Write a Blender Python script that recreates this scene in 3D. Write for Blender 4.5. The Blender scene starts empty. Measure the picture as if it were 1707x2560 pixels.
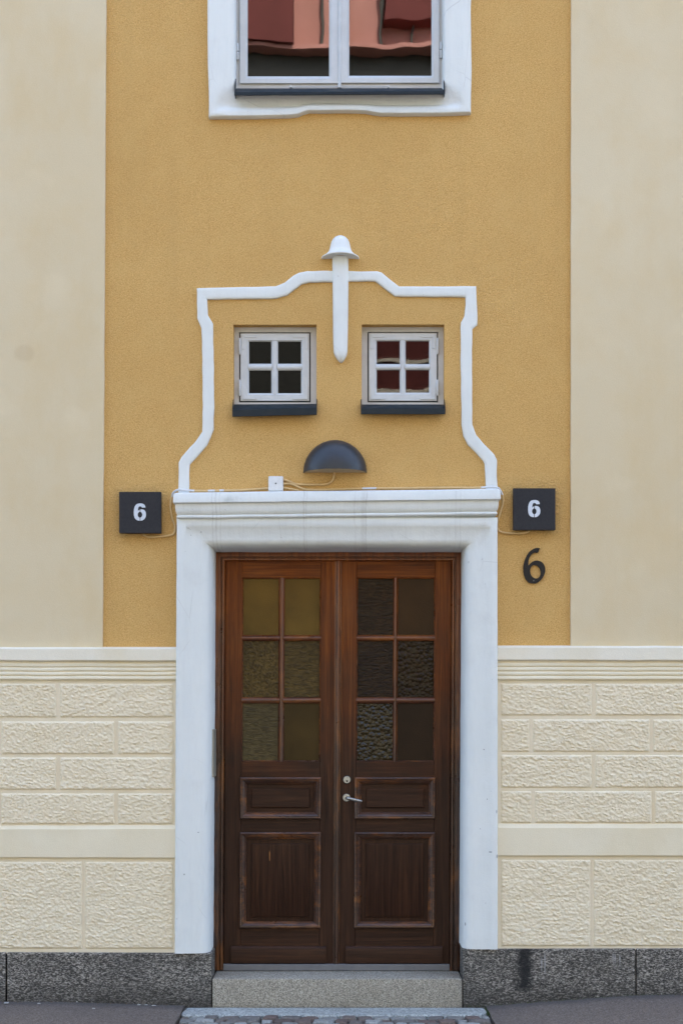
import bpy, bmesh, math, random
from mathutils import Vector, noise
random.seed(7)
R = math.radians
scene = bpy.context.scene
col = scene.collection

# ------------------------------------------------------------------ camera, sky, sun, exposure
CAM_D, CAM_H, FPX = 8.0, 1.6, 3488.0          # metres to the wall, eye height, focal length in photo pixels
cam_data = bpy.data.cameras.new('camera')
cam_data.sensor_fit = 'VERTICAL'
cam_data.sensor_height = 36.0
cam_data.lens = FPX / 2560 * 36.0
cam_data.shift_y = (1815 - 1280) / 2560
cam_data.clip_end = 1000
cam = bpy.data.objects.new('camera', cam_data)
col.objects.link(cam)
cam.location = (0, -CAM_D, CAM_H)
cam.rotation_euler = (R(90), 0, 0)
scene.camera = cam

SUN_EL, SUN_AZ = 52.0, 14.0                    # the sun stands behind the house: the front lies in open shade
world = bpy.data.worlds.new('World')
scene.world = world
world.use_nodes = True
wn = world.node_tree
bg = wn.nodes['Background']
sky = wn.nodes.new('ShaderNodeTexSky')
sky.sky_type = 'NISHITA'
sky.sun_disc = False
sky.sun_elevation = R(SUN_EL)
sky.sun_rotation = R(SUN_AZ)
sky.air_density = 1.0
sky.dust_density = 3.4
sky.ozone_density = 1.0
wn.links.new(sky.outputs[0], bg.inputs[0])
bg.inputs[1].default_value = 0.15
sun_data = bpy.data.lights.new('sun', 'SUN')
sun_data.energy = 2.9
sun_data.angle = R(0.5)
sun_data.color = (1.0, 0.93, 0.82)
sun = bpy.data.objects.new('sun', sun_data)
col.objects.link(sun)
sdir = Vector((math.sin(R(SUN_AZ)) * math.cos(R(SUN_EL)), math.cos(R(SUN_AZ)) * math.cos(R(SUN_EL)), math.sin(R(SUN_EL))))
sun.rotation_euler = sdir.to_track_quat('Z', 'Y').to_euler()
sun.location = sdir * 40

vs = scene.view_settings
vs.view_transform = 'Standard'
vs.look = 'None'
vs.exposure = 2.68
vs.gamma = 1.0
scene.cycles.use_denoising = True
scene.cycles.denoiser = 'OPENIMAGEDENOISE'
scene.cycles.denoising_input_passes = 'RGB_ALBEDO_NORMAL'
scene.cycles.max_bounces = 8
scene.cycles.diffuse_bounces = 5
scene.cycles.sample_clamp_indirect = 6.0

# ------------------------------------------------------------------ material helpers
def lin(r, g, b):
    f = lambda c: (c / 255 / 12.92) if c / 255 <= 0.04045 else ((c / 255 + 0.055) / 1.055) ** 2.4
    return (f(r), f(g), f(b), 1.0)

class NT:
    """small helper round a material node tree"""
    def __init__(s, name):
        s.m = bpy.data.materials.new(name)
        s.m.use_nodes = True
        s.t = s.m.node_tree
        s.b = s.t.nodes['Principled BSDF']
        s.out = s.t.nodes['Material Output']
        s.pos = s.t.nodes.new('ShaderNodeNewGeometry').outputs['Position']
    def n(s, kind, **kw):
        nd = s.t.nodes.new(kind)
        for k, v in kw.items():
            if k[0] == 'i' and k[1:].isdigit():
                nd.inputs[int(k[1:])].default_value = v
            else:
                setattr(nd, k, v)
        return nd
    def l(s, a, b):
        s.t.links.new(a, b)
    def scaled(s, sc=(1, 1, 1), loc=(0, 0, 0), rot=(0, 0, 0)):
        mp = s.n('ShaderNodeMapping')
        mp.inputs['Scale'].default_value = sc
        mp.inputs['Location'].default_value = loc
        mp.inputs['Rotation'].default_value = rot
        s.l(s.pos, mp.inputs[0])
        return mp.outputs[0]
    def noise(s, scale, detail=3, rough=0.55, vec=None, dist=0.0):
        nd = s.n('ShaderNodeTexNoise')
        nd.inputs['Scale'].default_value = scale
        nd.inputs['Detail'].default_value = detail
        nd.inputs['Roughness'].default_value = rough
        nd.inputs['Distortion'].default_value = dist
        s.l(vec if vec is not None else s.pos, nd.inputs['Vector'])
        return nd.outputs['Fac']
    def voro(s, scale, vec=None, feature='F1', out='Distance', rnd=1.0):
        nd = s.n('ShaderNodeTexVoronoi', feature=feature)
        nd.inputs['Scale'].default_value = scale
        nd.inputs['Randomness'].default_value = rnd
        s.l(vec if vec is not None else s.pos, nd.inputs['Vector'])
        return nd.outputs[out]
    def ramp(s, fac, stops):
        nd = s.n('ShaderNodeValToRGB')
        e = nd.color_ramp.elements
        while len(e) < len(stops):
            e.new(0.5)
        for el, (p, c) in zip(e, stops):
            el.position = p
            el.color = c if len(c) == 4 else (*c, 1)
        s.l(fac, nd.inputs[0])
        return nd.outputs[0]
    def rng(s, v, a, b, c=0.0, d=1.0):
        nd = s.n('ShaderNodeMapRange', clamp=True)
        s.l(v, nd.inputs[0])
        for i, x in enumerate((a, b, c, d)):
            nd.inputs[i + 1].default_value = x
        return nd.outputs[0]
    def math(s, op, a, b=None):
        nd = s.n('ShaderNodeMath', operation=op)
        for i, x in enumerate((a, b)):
            if x is None:
                continue
            if isinstance(x, (int, float)):
                nd.inputs[i].default_value = x
            else:
                s.l(x, nd.inputs[i])
        return nd.outputs[0]
    def mix(s, fac, a, b, mode='MIX'):
        nd = s.n('ShaderNodeMix', data_type='RGBA', blend_type=mode)
        for sock, x in ((nd.inputs[0], fac), (nd.inputs[6], a), (nd.inputs[7], b)):
            if isinstance(x, (int, float)):
                sock.default_value = x
            elif isinstance(x, tuple):
                sock.default_value = x if len(x) == 4 else (*x, 1)
            else:
                s.l(x, sock)
        return nd.outputs[2]
    def xyz(s):
        nd = s.n('ShaderNodeSeparateXYZ')
        s.l(s.pos, nd.inputs[0])
        return nd.outputs
    def bump(s, h, dist, strength=1.0, prev=None):
        nd = s.n('ShaderNodeBump')
        nd.inputs['Strength'].default_value = strength
        nd.inputs['Distance'].default_value = dist
        s.l(h, nd.inputs['Height'])
        if prev is not None:
            s.l(prev, nd.inputs['Normal'])
        return nd.outputs[0]
    def done(s, color=None, rough=0.8, normal=None, metal=0.0, spec=0.5):
        if color is not None:
            if isinstance(color, tuple):
                s.b.inputs['Base Color'].default_value = color if len(color) == 4 else (*color, 1)
            else:
                s.l(color, s.b.inputs['Base Color'])
        if isinstance(rough, (int, float)):
            s.b.inputs['Roughness'].default_value = rough
        else:
            s.l(rough, s.b.inputs['Roughness'])
        s.b.inputs['Metallic'].default_value = metal
        s.b.inputs['Specular IOR Level'].default_value = spec
        if normal is not None:
            s.l(normal, s.b.inputs['Normal'])
        return s.m

# coordinates measured in the photograph -> metres, for a point that stands d metres in front of the wall
def W(px, py, d=0.0):
    k = (CAM_D - d) / FPX
    return Vector(((px - 853.5) * k, -d, CAM_H - (py - 1815) * k))

# ------------------------------------------------------------------ materials
def mat_stucco():
    t = NT('ochre_stucco')
    warp = t.scaled((1, 1, 1.5), rot=(0, R(24), 0))
    f1 = t.noise(135, 4, 0.62, warp, 0.6)
    f2 = t.noise(300, 2, 0.5, warp)
    big = t.noise(0.9, 3, 0.5)
    mid = t.noise(7, 3, 0.5)
    c = t.ramp(f1, [(0.30, (0.44, 0.24, 0.066)), (0.50, (0.655, 0.40, 0.137)), (0.72, (0.83, 0.56, 0.235))])
    c = t.mix(t.rng(big, 0.3, 0.7, 0.0, 0.35), c, (0.55, 0.325, 0.105))
    c = t.mix(t.rng(mid, 0.45, 0.75, 0.0, 0.25), c, (0.70, 0.465, 0.18))
    run = t.noise(1.0, 5, 0.6, t.scaled((7, 7, 0.55), loc=(2, 0, 5)))
    c = t.mix(t.rng(run, 0.52, 0.75, 0.0, 0.30), c, (0.53, 0.33, 0.12))
    patch = t.noise(2.1, 5, 0.6, t.scaled((1, 1, 1.3), loc=(7, 3, 1)))
    c = t.mix(t.rng(patch, 0.55, 0.68, 0.0, 0.14), c, (0.72, 0.485, 0.19))
    # trowelled, coarser render around the two number signs
    x, y, z = t.xyz()
    msk = None
    for p in (W(351, 1281), W(1335, 1272)):
        dx = t.math('ABSOLUTE', t.math('SUBTRACT', x, p.x))
        dz = t.math('ABSOLUTE', t.math('SUBTRACT', z, p.z))
        k = t.rng(t.math('MAXIMUM', dx, dz), 0.13, 0.21, 1.0, 0.0)
        msk = k if msk is None else t.math('MAXIMUM', msk, k)
    coarse = t.noise(46, 3, 0.6, warp, 1.2)
    hgt = t.math('ADD', t.math('ADD', f1, t.math('MULTIPLY', f2, 0.35)), t.math('MULTIPLY', t.math('MULTIPLY', coarse, msk), 2.6))
    n = t.bump(hgt, 0.0055, 1.0)
    return t.done(c, 0.92, n, spec=0.2)

def mat_plaster(name, c1, c2, c3, bumpd=0.0015, blotch=True):
    t = NT(name)
    big = t.noise(0.8, 4, 0.55, t.scaled((1, 1, 0.7)))
    mid = t.noise(3.2, 4, 0.6)
    fine = t.noise(160, 3, 0.6)
    wave = t.noise(14, 3, 0.5)
    c = t.mix(t.rng(big, 0.35, 0.68), c1, c2)
    c = t.mix(t.rng(mid, 0.45, 0.8, 0, 0.6), c, c3)
    cl = t.noise(1.5, 6, 0.62, t.scaled((1.3, 1, 0.55), loc=(4, 2, 9)))
    c = t.mix(t.rng(cl, 0.48, 0.66, 0, 0.42), c, tuple(v * k for v, k in zip(c3, (0.93, 0.90, 0.83))))
    cr = t.noise(2.6, 3, 0.5, t.scaled((1, 1, 1), loc=(8, 2, 3)))
    c = t.mix(t.rng(cr, 0.60, 0.72, 0, 0.35), c, tuple(min(1, v * 1.08) for v in c2))
    c = t.mix(t.rng(fine, 0.35, 0.7, 0, 0.16), c, tuple(v * 0.72 for v in c1))
    if blotch:                              # the round damp patch left of the small windows
        p = W(62, 884, 0.015)
        x, y, z = t.xyz()
        dx = t.math('SUBTRACT', x, p.x); dz = t.math('SUBTRACT', z, p.z)
        r = t.math('SQRT', t.math('ADD', t.math('MULTIPLY', dx, dx), t.math('MULTIPLY', t.math('MULTIPLY', dz, dz), 1.4)))
        r = t.math('ADD', r, t.math('MULTIPLY', t.noise(18, 3), 0.03))
        c = t.mix(t.rng(r, 0.055, 0.085, 0.28, 0.0), c, (0.47, 0.35, 0.20))
    n = t.bump(t.math('ADD', fine, t.math('MULTIPLY', wave, 1.2)), bumpd, 0.6)
    return t.done(c, 0.88, n, spec=0.25)

def mat_rough():
    t = NT('rough_cast_stone')
    v = t.scaled((1, 1, 1.9), rot=(0, R(28), 0))
    f = t.noise(105, 4, 0.68, v, 0.8)
    g = t.noise(230, 3, 0.6, v)
    big = t.noise(2.5, 3)
    c = t.ramp(f, [(0.28, (0.60, 0.46, 0.28)), (0.42, (0.82, 0.725, 0.53)), (0.70, (0.89, 0.815, 0.65))])
    c = t.mix(t.rng(big, 0.35, 0.7, 0, 0.3), c, (0.79, 0.69, 0.49))
    pit_shade = t.rng(t.noise(60, 3, 0.6, v), 0.68, 0.76, 0, 0.8)  # shade of small pits put into the colour, no relief here
    c = t.mix(pit_shade, c, (0.13, 0.095, 0.055))
    oi = t.n('ShaderNodeObjectInfo').outputs['Random']
    c = t.mix(t.rng(oi, 0, 1, 0, 0.22), c, (0.74, 0.64, 0.45))
    n = t.bump(t.math('ADD', f, t.math('MULTIPLY', g, 0.5)), 0.0030, 0.9)
    return t.done(c, 0.9, n, spec=0.2)

def mat_white(stains=False):
    t = NT('white_lime_paint_stained' if stains else 'white_lime_paint')
    big = t.noise(1.7, 4, 0.55)
    fine = t.noise(120, 3, 0.6)
    wave = t.noise(11, 3, 0.5)
    c = t.mix(t.rng(big, 0.35, 0.7), (0.735, 0.76, 0.735), (0.685, 0.715, 0.695))
    c = t.mix(t.rng(t.noise(6, 5, 0.6), 0.55, 0.8, 0, 0.30), c, (0.56, 0.56, 0.55))
    spk = t.rng(t.noise(38, 2, 0.4), 0.77, 0.80, 0, 0.3)
    c = t.mix(spk, c, (0.30, 0.30, 0.30))
    if stains:
        x, y, z = t.xyz()
        wob = t.math('MULTIPLY', t.math('SUBTRACT', t.noise(9, 3), 0.5), 0.03)
        zt, zb = W(0, 1230, 0.1).z, W(0, 1376, 0.06).z
        zm = t.math('MULTIPLY', t.rng(z, zb - 0.01, zb + 0.01), t.rng(z, zt - 0.01, zt + 0.03, 1, 0))
        for px, w, a in ((760, 0.004, 0.45), (766, 0.003, 0.3), (908, 0.011, 0.30), (915, 0.003, 0.5), (532, 0.003, 0.35), (541, 0.004, 0.4), (551, 0.003, 0.3), (888, 0.004, 0.25), (1150, 0.004, 0.22), (1138, 0.003, 0.2)):
            p = W(px, 1300, 0.08)
            dx = t.math('ABSOLUTE', t.math('ADD', t.math('SUBTRACT', x, p.x), wob))
            k = t.math('MULTIPLY', t.rng(dx, w * 0.4, w * 1.6, a * 0.7, 0), t.math('MULTIPLY', zm, t.rng(t.noise(23, 3, 0.6), 0.3, 0.6, 0.35, 1)))
            c = t.mix(k, c, (0.30, 0.29, 0.27))
        streak = t.noise(1.0, 5, 0.7, t.scaled((26, 26, 1.1)))
        c = t.mix(t.math('MULTIPLY', t.rng(streak, 0.56, 0.78, 0, 0.24), zm), c, (0.42, 0.41, 0.39))
        for px, py, ra, rb in ((1225, 2130, 0.010, 0.004), (1240.5, 2029, 0.003, 0.011), (1241.5, 2141, 0.004, 0.012), (1200, 2072, 0.0025, 0.0025), (1164, 2312, 0.003, 0.011), (1217, 1998, 0.003, 0.004), (496, 2081, 0.005, 0.003), (461, 2186, 0.004, 0.005), (1209, 1874, 0.005, 0.003), (503, 1330, 0.004, 0.004), (478, 1338, 0.003, 0.003)):
            p = W(px, py, 0.065)
            dx = t.math('DIVIDE', t.math('SUBTRACT', x, p.x), ra); dz = t.math('DIVIDE', t.math('SUBTRACT', z, p.z), rb)
            r = t.math('ADD', t.math('ADD', t.math('MULTIPLY', dx, dx), t.math('MULTIPLY', dz, dz)), t.math('MULTIPLY', t.noise(150, 2), 0.9))
            c = t.mix(t.rng(r, 0.8, 1.6, 0.75, 0), c, (0.16, 0.16, 0.165))
        # greenish algae at the left of the cornice
        p = W(572, 1249, 0.11)
        dx = t.math('SUBTRACT', x, p.x); dz = t.math('SUBTRACT', z, p.z)
        r = t.math('SQRT', t.math('ADD', t.math('MULTIPLY', dx, dx), t.math('MULTIPLY', t.math('MULTIPLY', dz, dz), 5.0)))
        r = t.math('ADD', r, t.math('MULTIPLY', t.noise(26, 4), 0.09))
        c = t.mix(t.rng(r, 0.04, 0.11, 0.5, 0.0), c, (0.36, 0.39, 0.36))
    br = t.noise(1.0, 4, 0.65, t.scaled((90, 40, 9)))
    c = t.mix(t.rng(br, 0.5, 0.75, 0, 0.14), c, (0.52, 0.55, 0.56))
    dn = t.noise(1.0, 6, 0.7, t.scaled((9, 9, 1.0), loc=(1, 5, 2)))
    c = t.mix(t.rng(dn, 0.56, 0.78, 0, 0.30), c, (0.53, 0.54, 0.53))
    ck = t.voro(3.4, t.scaled((1, 1, 0.6)), feature='DISTANCE_TO_EDGE')
    ck = t.math('MULTIPLY', t.rng(ck, 0.002, 0.007, 1, 0), t.rng(t.noise(2.2, 2), 0.56, 0.64))
    c = t.mix(t.math('MULTIPLY', ck, 0.30), c, (0.33, 0.33, 0.32))
    n = t.bump(t.math('ADD', t.math('ADD', t.math('MULTIPLY', fine, 0.5), t.math('MULTIPLY', br, 0.35)), t.math('MULTIPLY', wave, 1.6)), 0.0030, 0.8)
    return t.done(c, 0.8, n, spec=0.3)

def mat_paint(name, base, rough=0.5, dirt=0.25):
    t = NT(name)
    big = t.noise(9, 4, 0.6)
    fine = t.noise(60, 3, 0.5, t.scaled((1, 1, 0.3)))
    c = t.mix(t.rng(big, 0.45, 0.75, 0, dirt), base, tuple(v * 0.55 for v in base))
    c = t.mix(t.rng(fine, 0.5, 0.8, 0, dirt * 0.6), c, tuple(v * 0.7 for v in base))
    n = t.bump(t.math('ADD', fine, t.noise(22, 2)), 0.0012, 0.5)
    return t.done(c, rough, n)

def mat_wood(name, horiz=False, worn=0.0, dark=1.0):
    t = NT(name)
    st = (1.8, 30, 62) if horiz else (62, 30, 1.8)
    fl = (7, 60, 170) if horiz else (170, 60, 7)
    g1 = t.noise(1.0, 5, 0.65, t.scaled(st), 0.7)
    g2 = t.noise(1.0, 3, 0.6, t.scaled(fl))
    blot = t.noise(4.5, 4, 0.6)
    x, y, z = t.xyz()
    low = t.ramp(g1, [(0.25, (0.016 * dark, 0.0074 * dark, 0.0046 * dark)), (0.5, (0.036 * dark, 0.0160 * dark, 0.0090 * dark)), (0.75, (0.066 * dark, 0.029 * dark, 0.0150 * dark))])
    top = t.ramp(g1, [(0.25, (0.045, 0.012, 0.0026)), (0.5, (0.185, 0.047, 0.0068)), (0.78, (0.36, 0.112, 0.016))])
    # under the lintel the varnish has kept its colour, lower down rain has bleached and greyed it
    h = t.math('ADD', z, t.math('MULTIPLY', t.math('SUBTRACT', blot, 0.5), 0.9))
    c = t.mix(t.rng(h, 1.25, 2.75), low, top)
    if worn:
        wv = t.noise(3.0, 5, 0.7, t.scaled((5, 5, 1.2) if not horiz else (1.2, 5, 5), loc=(3, 1, 2)))
        c = t.mix(t.rng(wv, 0.50, 0.70, 0, worn), c, (0.30, 0.105, 0.020))  # orange: wear, plus warm bounce glow on the mouldings put into the colour
        gv = t.noise(4.0, 4, 0.7, t.scaled((3, 3, 1), loc=(9, 4, 6)))
        c = t.mix(t.rng(gv, 0.55, 0.75, 0, worn * 0.6), c, (0.11, 0.085, 0.075))
    else:
        wv = t.noise(2.2, 6, 0.75, t.scaled((9, 9, 0.9) if not horiz else (0.9, 9, 9), loc=(5, 2, 8)))
        c = t.mix(t.rng(wv, 0.54, 0.76, 0, 0.4), c, (0.10, 0.040, 0.016))
    c = t.mix(t.rng(g2, 0.60, 0.72, 0, 0.35), c, (0.007, 0.004, 0.003))
    n = t.bump(t.math('ADD', g2, t.math('MULTIPLY', g1, 0.8)), 0.0016, 0.7)
    return t.done(c, t.rng(blot, 0.3, 0.7, *((0.24, 0.42) if worn else (0.36, 0.55))), n, spec=0.5 if worn else 0.15)

def mat_granite(name, c_dark, c_mid, c_light, scale=1.0, stain=False, hstretch=1.0):
    t = NT(name)
    v = t.scaled((1, 1, hstretch), rot=(0, R(8), 0))
    a = t.noise(75 * scale, 4, 0.7, v, 0.4)
    b = t.noise(150 * scale, 3, 0.65, v)
    cc = t.voro(120 * scale, v, out='Color')
    sep = t.n('ShaderNodeSeparateColor'); t.l(cc, sep.inputs[0])
    s = t.math('ADD', t.math('MULTIPLY', a, 0.6), t.math('ADD', t.math('MULTIPLY', b, 0.25), t.math('MULTIPLY', sep.outputs[0], 0.22)))
    c = t.ramp(s, [(0.36, c_dark), (0.53, c_mid), (0.70, c_light)])
    big = t.noise(2.2, 4, 0.6)
    c = t.mix(t.rng(big, 0.4, 0.75, 0, 0.4), c, tuple(k * 0.5 for k in c_mid))
    if stain:
        x, y, z = t.xyz()
        # the wet streak that has run down the base on the right, and thin lime drips
        def streak(px, w, y0, y1, colr, amt, c, soft=0.55, wob=0.09):
            p0, p1 = W(px, y0, 0.05), W(px, y1, 0.05)
            wb = t.math('MULTIPLY', t.math('SUBTRACT', t.noise(19, 5, 0.7), 0.5), wob)
            dx = t.math('ABSOLUTE', t.math('ADD', t.math('SUBTRACT', x, p0.x), wb))
            k = t.math('MULTIPLY', t.rng(dx, w * (1 - soft), w * (1 + soft), amt, 0), t.math('MULTIPLY', t.rng(z, p1.z - 0.03, p1.z + 0.03), t.rng(z, p0.z - 0.005, p0.z + 0.02, 1, 0)))
            return t.mix(k, c, colr)
        c = streak(1310, 0.042, 2372, 2480, (0.009, 0.009, 0.009), 0.93, c)
        for px, y0, y1 in ((1531, 2388, 2402), (1536, 2390, 2405), (1548, 2392, 2406), (1361, 2388, 2425), (1353, 2400, 2420)):
            c = streak(px, 0.0035, y0, y1, (0.5, 0.5, 0.5), 0.55, c, 0.5, 0.012)
        gsp = t.rng(t.math('ADD', z, t.math('MULTIPLY', t.math('SUBTRACT', t.noise(4, 5, 0.65), 0.5), 0.16)), 0.02, 0.15, 0.75, 0.0)      # street grime splashed up by rain
        c = t.mix(t.math('MULTIPLY', gsp, t.rng(t.noise(14, 4), 0.25, 0.6, 0.5, 1)), c, (0.032, 0.028, 0.022))
    n = t.bump(t.math('ADD', a, t.math('MULTIPLY', b, 0.6)), 0.006, 0.8)
    return t.done(c, 0.75, n, spec=0.35)

def mat_asphalt(name, k=1.0, seam=False):
    t = NT(name)
    a = t.voro(170, out='Color'); sep = t.n('ShaderNodeSeparateColor'); t.l(a, sep.inputs[0])
    b = t.noise(80, 4, 0.7)
    big = t.noise(1.6, 4, 0.6)
    s = t.math('ADD', t.math('MULTIPLY', sep.outputs[0], 0.45), t.math('MULTIPLY', b, 0.55))
    c = t.ramp(s, [(0.2, (0.070 * k, 0.055 * k, 0.044 * k)), (0.5, (0.145 * k, 0.116 * k, 0.094 * k)), (0.82, (0.28 * k, 0.235 * k, 0.20 * k))])
    c = t.mix(t.rng(big, 0.4, 0.7, 0, 0.35), c, (0.105 * k, 0.088 * k, 0.082 * k))
    if seam:                                   # dark tar joint and dirt along the foot of the wall
        x, y, z = t.xyz()
        yy = t.math('ADD', y, t.math('MULTIPLY', t.math('SUBTRACT', t.noise(5, 5, 0.65), 0.5), 0.16))
        c = t.mix(t.rng(yy, -0.19, -0.09, 0.0, 0.55), c, (0.052, 0.050, 0.050))
        wl = t.rng(t.voro(34, out='Distance'), 0.05, 0.10, 0.5, 0.0)
        c = t.mix(t.math('MULTIPLY', wl, t.rng(t.noise(3, 2), 0.5, 0.6)), c, (0.30, 0.28, 0.25))
    n = t.bump(t.math('ADD', b, sep.outputs[0]), 0.004, 0.8)
    return t.done(c, 0.8, n, spec=0.4)

def mat_cobble():
    t = NT('cobble_granite')
    oi = t.n('ShaderNodeObjectInfo').outputs['Random']
    base = t.ramp(oi, [(0.0, (0.13, 0.095, 0.085)), (0.22, (0.17, 0.12, 0.105)), (0.45, (0.20, 0.165, 0.145)), (0.62, (0.17, 0.16, 0.15)), (0.8, (0.29, 0.295, 0.28)), (1.0, (0.44, 0.46, 0.44))])
    a = t.noise(70, 4, 0.7)
    c = t.mix(t.rng(a, 0.35, 0.65, 0.6, 0.0), base, (0.045, 0.038, 0.034))
    n = t.bump(a, 0.005, 0.7)
    return t.done(c, 0.6, n, spec=0.5)

def mat_pane(name, base, rough, kind, amp, spec=None):
    if spec is None:
        spec = 0.14 if kind == 'smooth' else 0.18
    t = NT(name)
    if kind == 'smooth':
        h = t.noise(120, 2, 0.5)
    elif kind == 'wave':
        h = t.noise(1.0, 3, 0.55, t.scaled((26, 26, 85), rot=(0, R(6), 0)), 0.9)
    elif kind == 'hammer':
        h = t.math('MULTIPLY', t.voro(46), -1.0)
    else:
        h = t.noise(75, 2, 0.5)
    big = t.noise(4, 3)
    c = t.mix(t.rng(big, 0.35, 0.7), base, tuple(v * 0.62 for v in base))
    if kind not in ('hammer', 'smooth'):
        c = t.mix(t.rng(h, 0.38, 0.62, 0.0, 0.85), c, tuple(v * 0.3 for v in base))  # ripple shading painted into the colour along the relief
    n = t.bump(h, amp, 0.9)
    return t.done(c, rough, n, spec=spec)

def mat_glass(name, f0, wav, tint):
    t = NT(name)
    t.t.nodes.remove(t.b)
    w1 = t.noise(2.3, 2, 0.45, t.scaled((1.2, 1, 0.9)))
    nrm = t.bump(w1, wav, 1.0)
    gl = t.n('ShaderNodeBsdfGlossy'); gl.inputs['Roughness'].default_value = 0.012
    t.l(nrm, gl.inputs['Normal'])
    tr = t.n('ShaderNodeBsdfTransparent'); tr.inputs['Color'].default_value = (*tint, 1)
    lw = t.n('ShaderNodeFresnel'); lw.inputs['IOR'].default_value = f0
    mx = t.n('ShaderNodeMixShader')
    t.l(lw.outputs[0], mx.inputs[0]); t.l(tr.outputs[0], mx.inputs[1]); t.l(gl.outputs[0], mx.inputs[2])
    t.l(mx.outputs[0], t.out.inputs[0])
    return t.m

def mat_metal(name, base, rough, metal=0.0, sc=40, spec=0.5):
    t = NT(name)
    a = t.noise(sc, 4, 0.6)
    c = t.mix(t.rng(a, 0.4, 0.75, 0, 0.35), base, tuple(v * 0.6 for v in base))
    n = t.bump(a, 0.0006, 0.4)
    return t.done(c, t.rng(a, 0.3, 0.7, rough * 0.85, min(1, rough * 1.2)), n, metal=metal, spec=spec)

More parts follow.
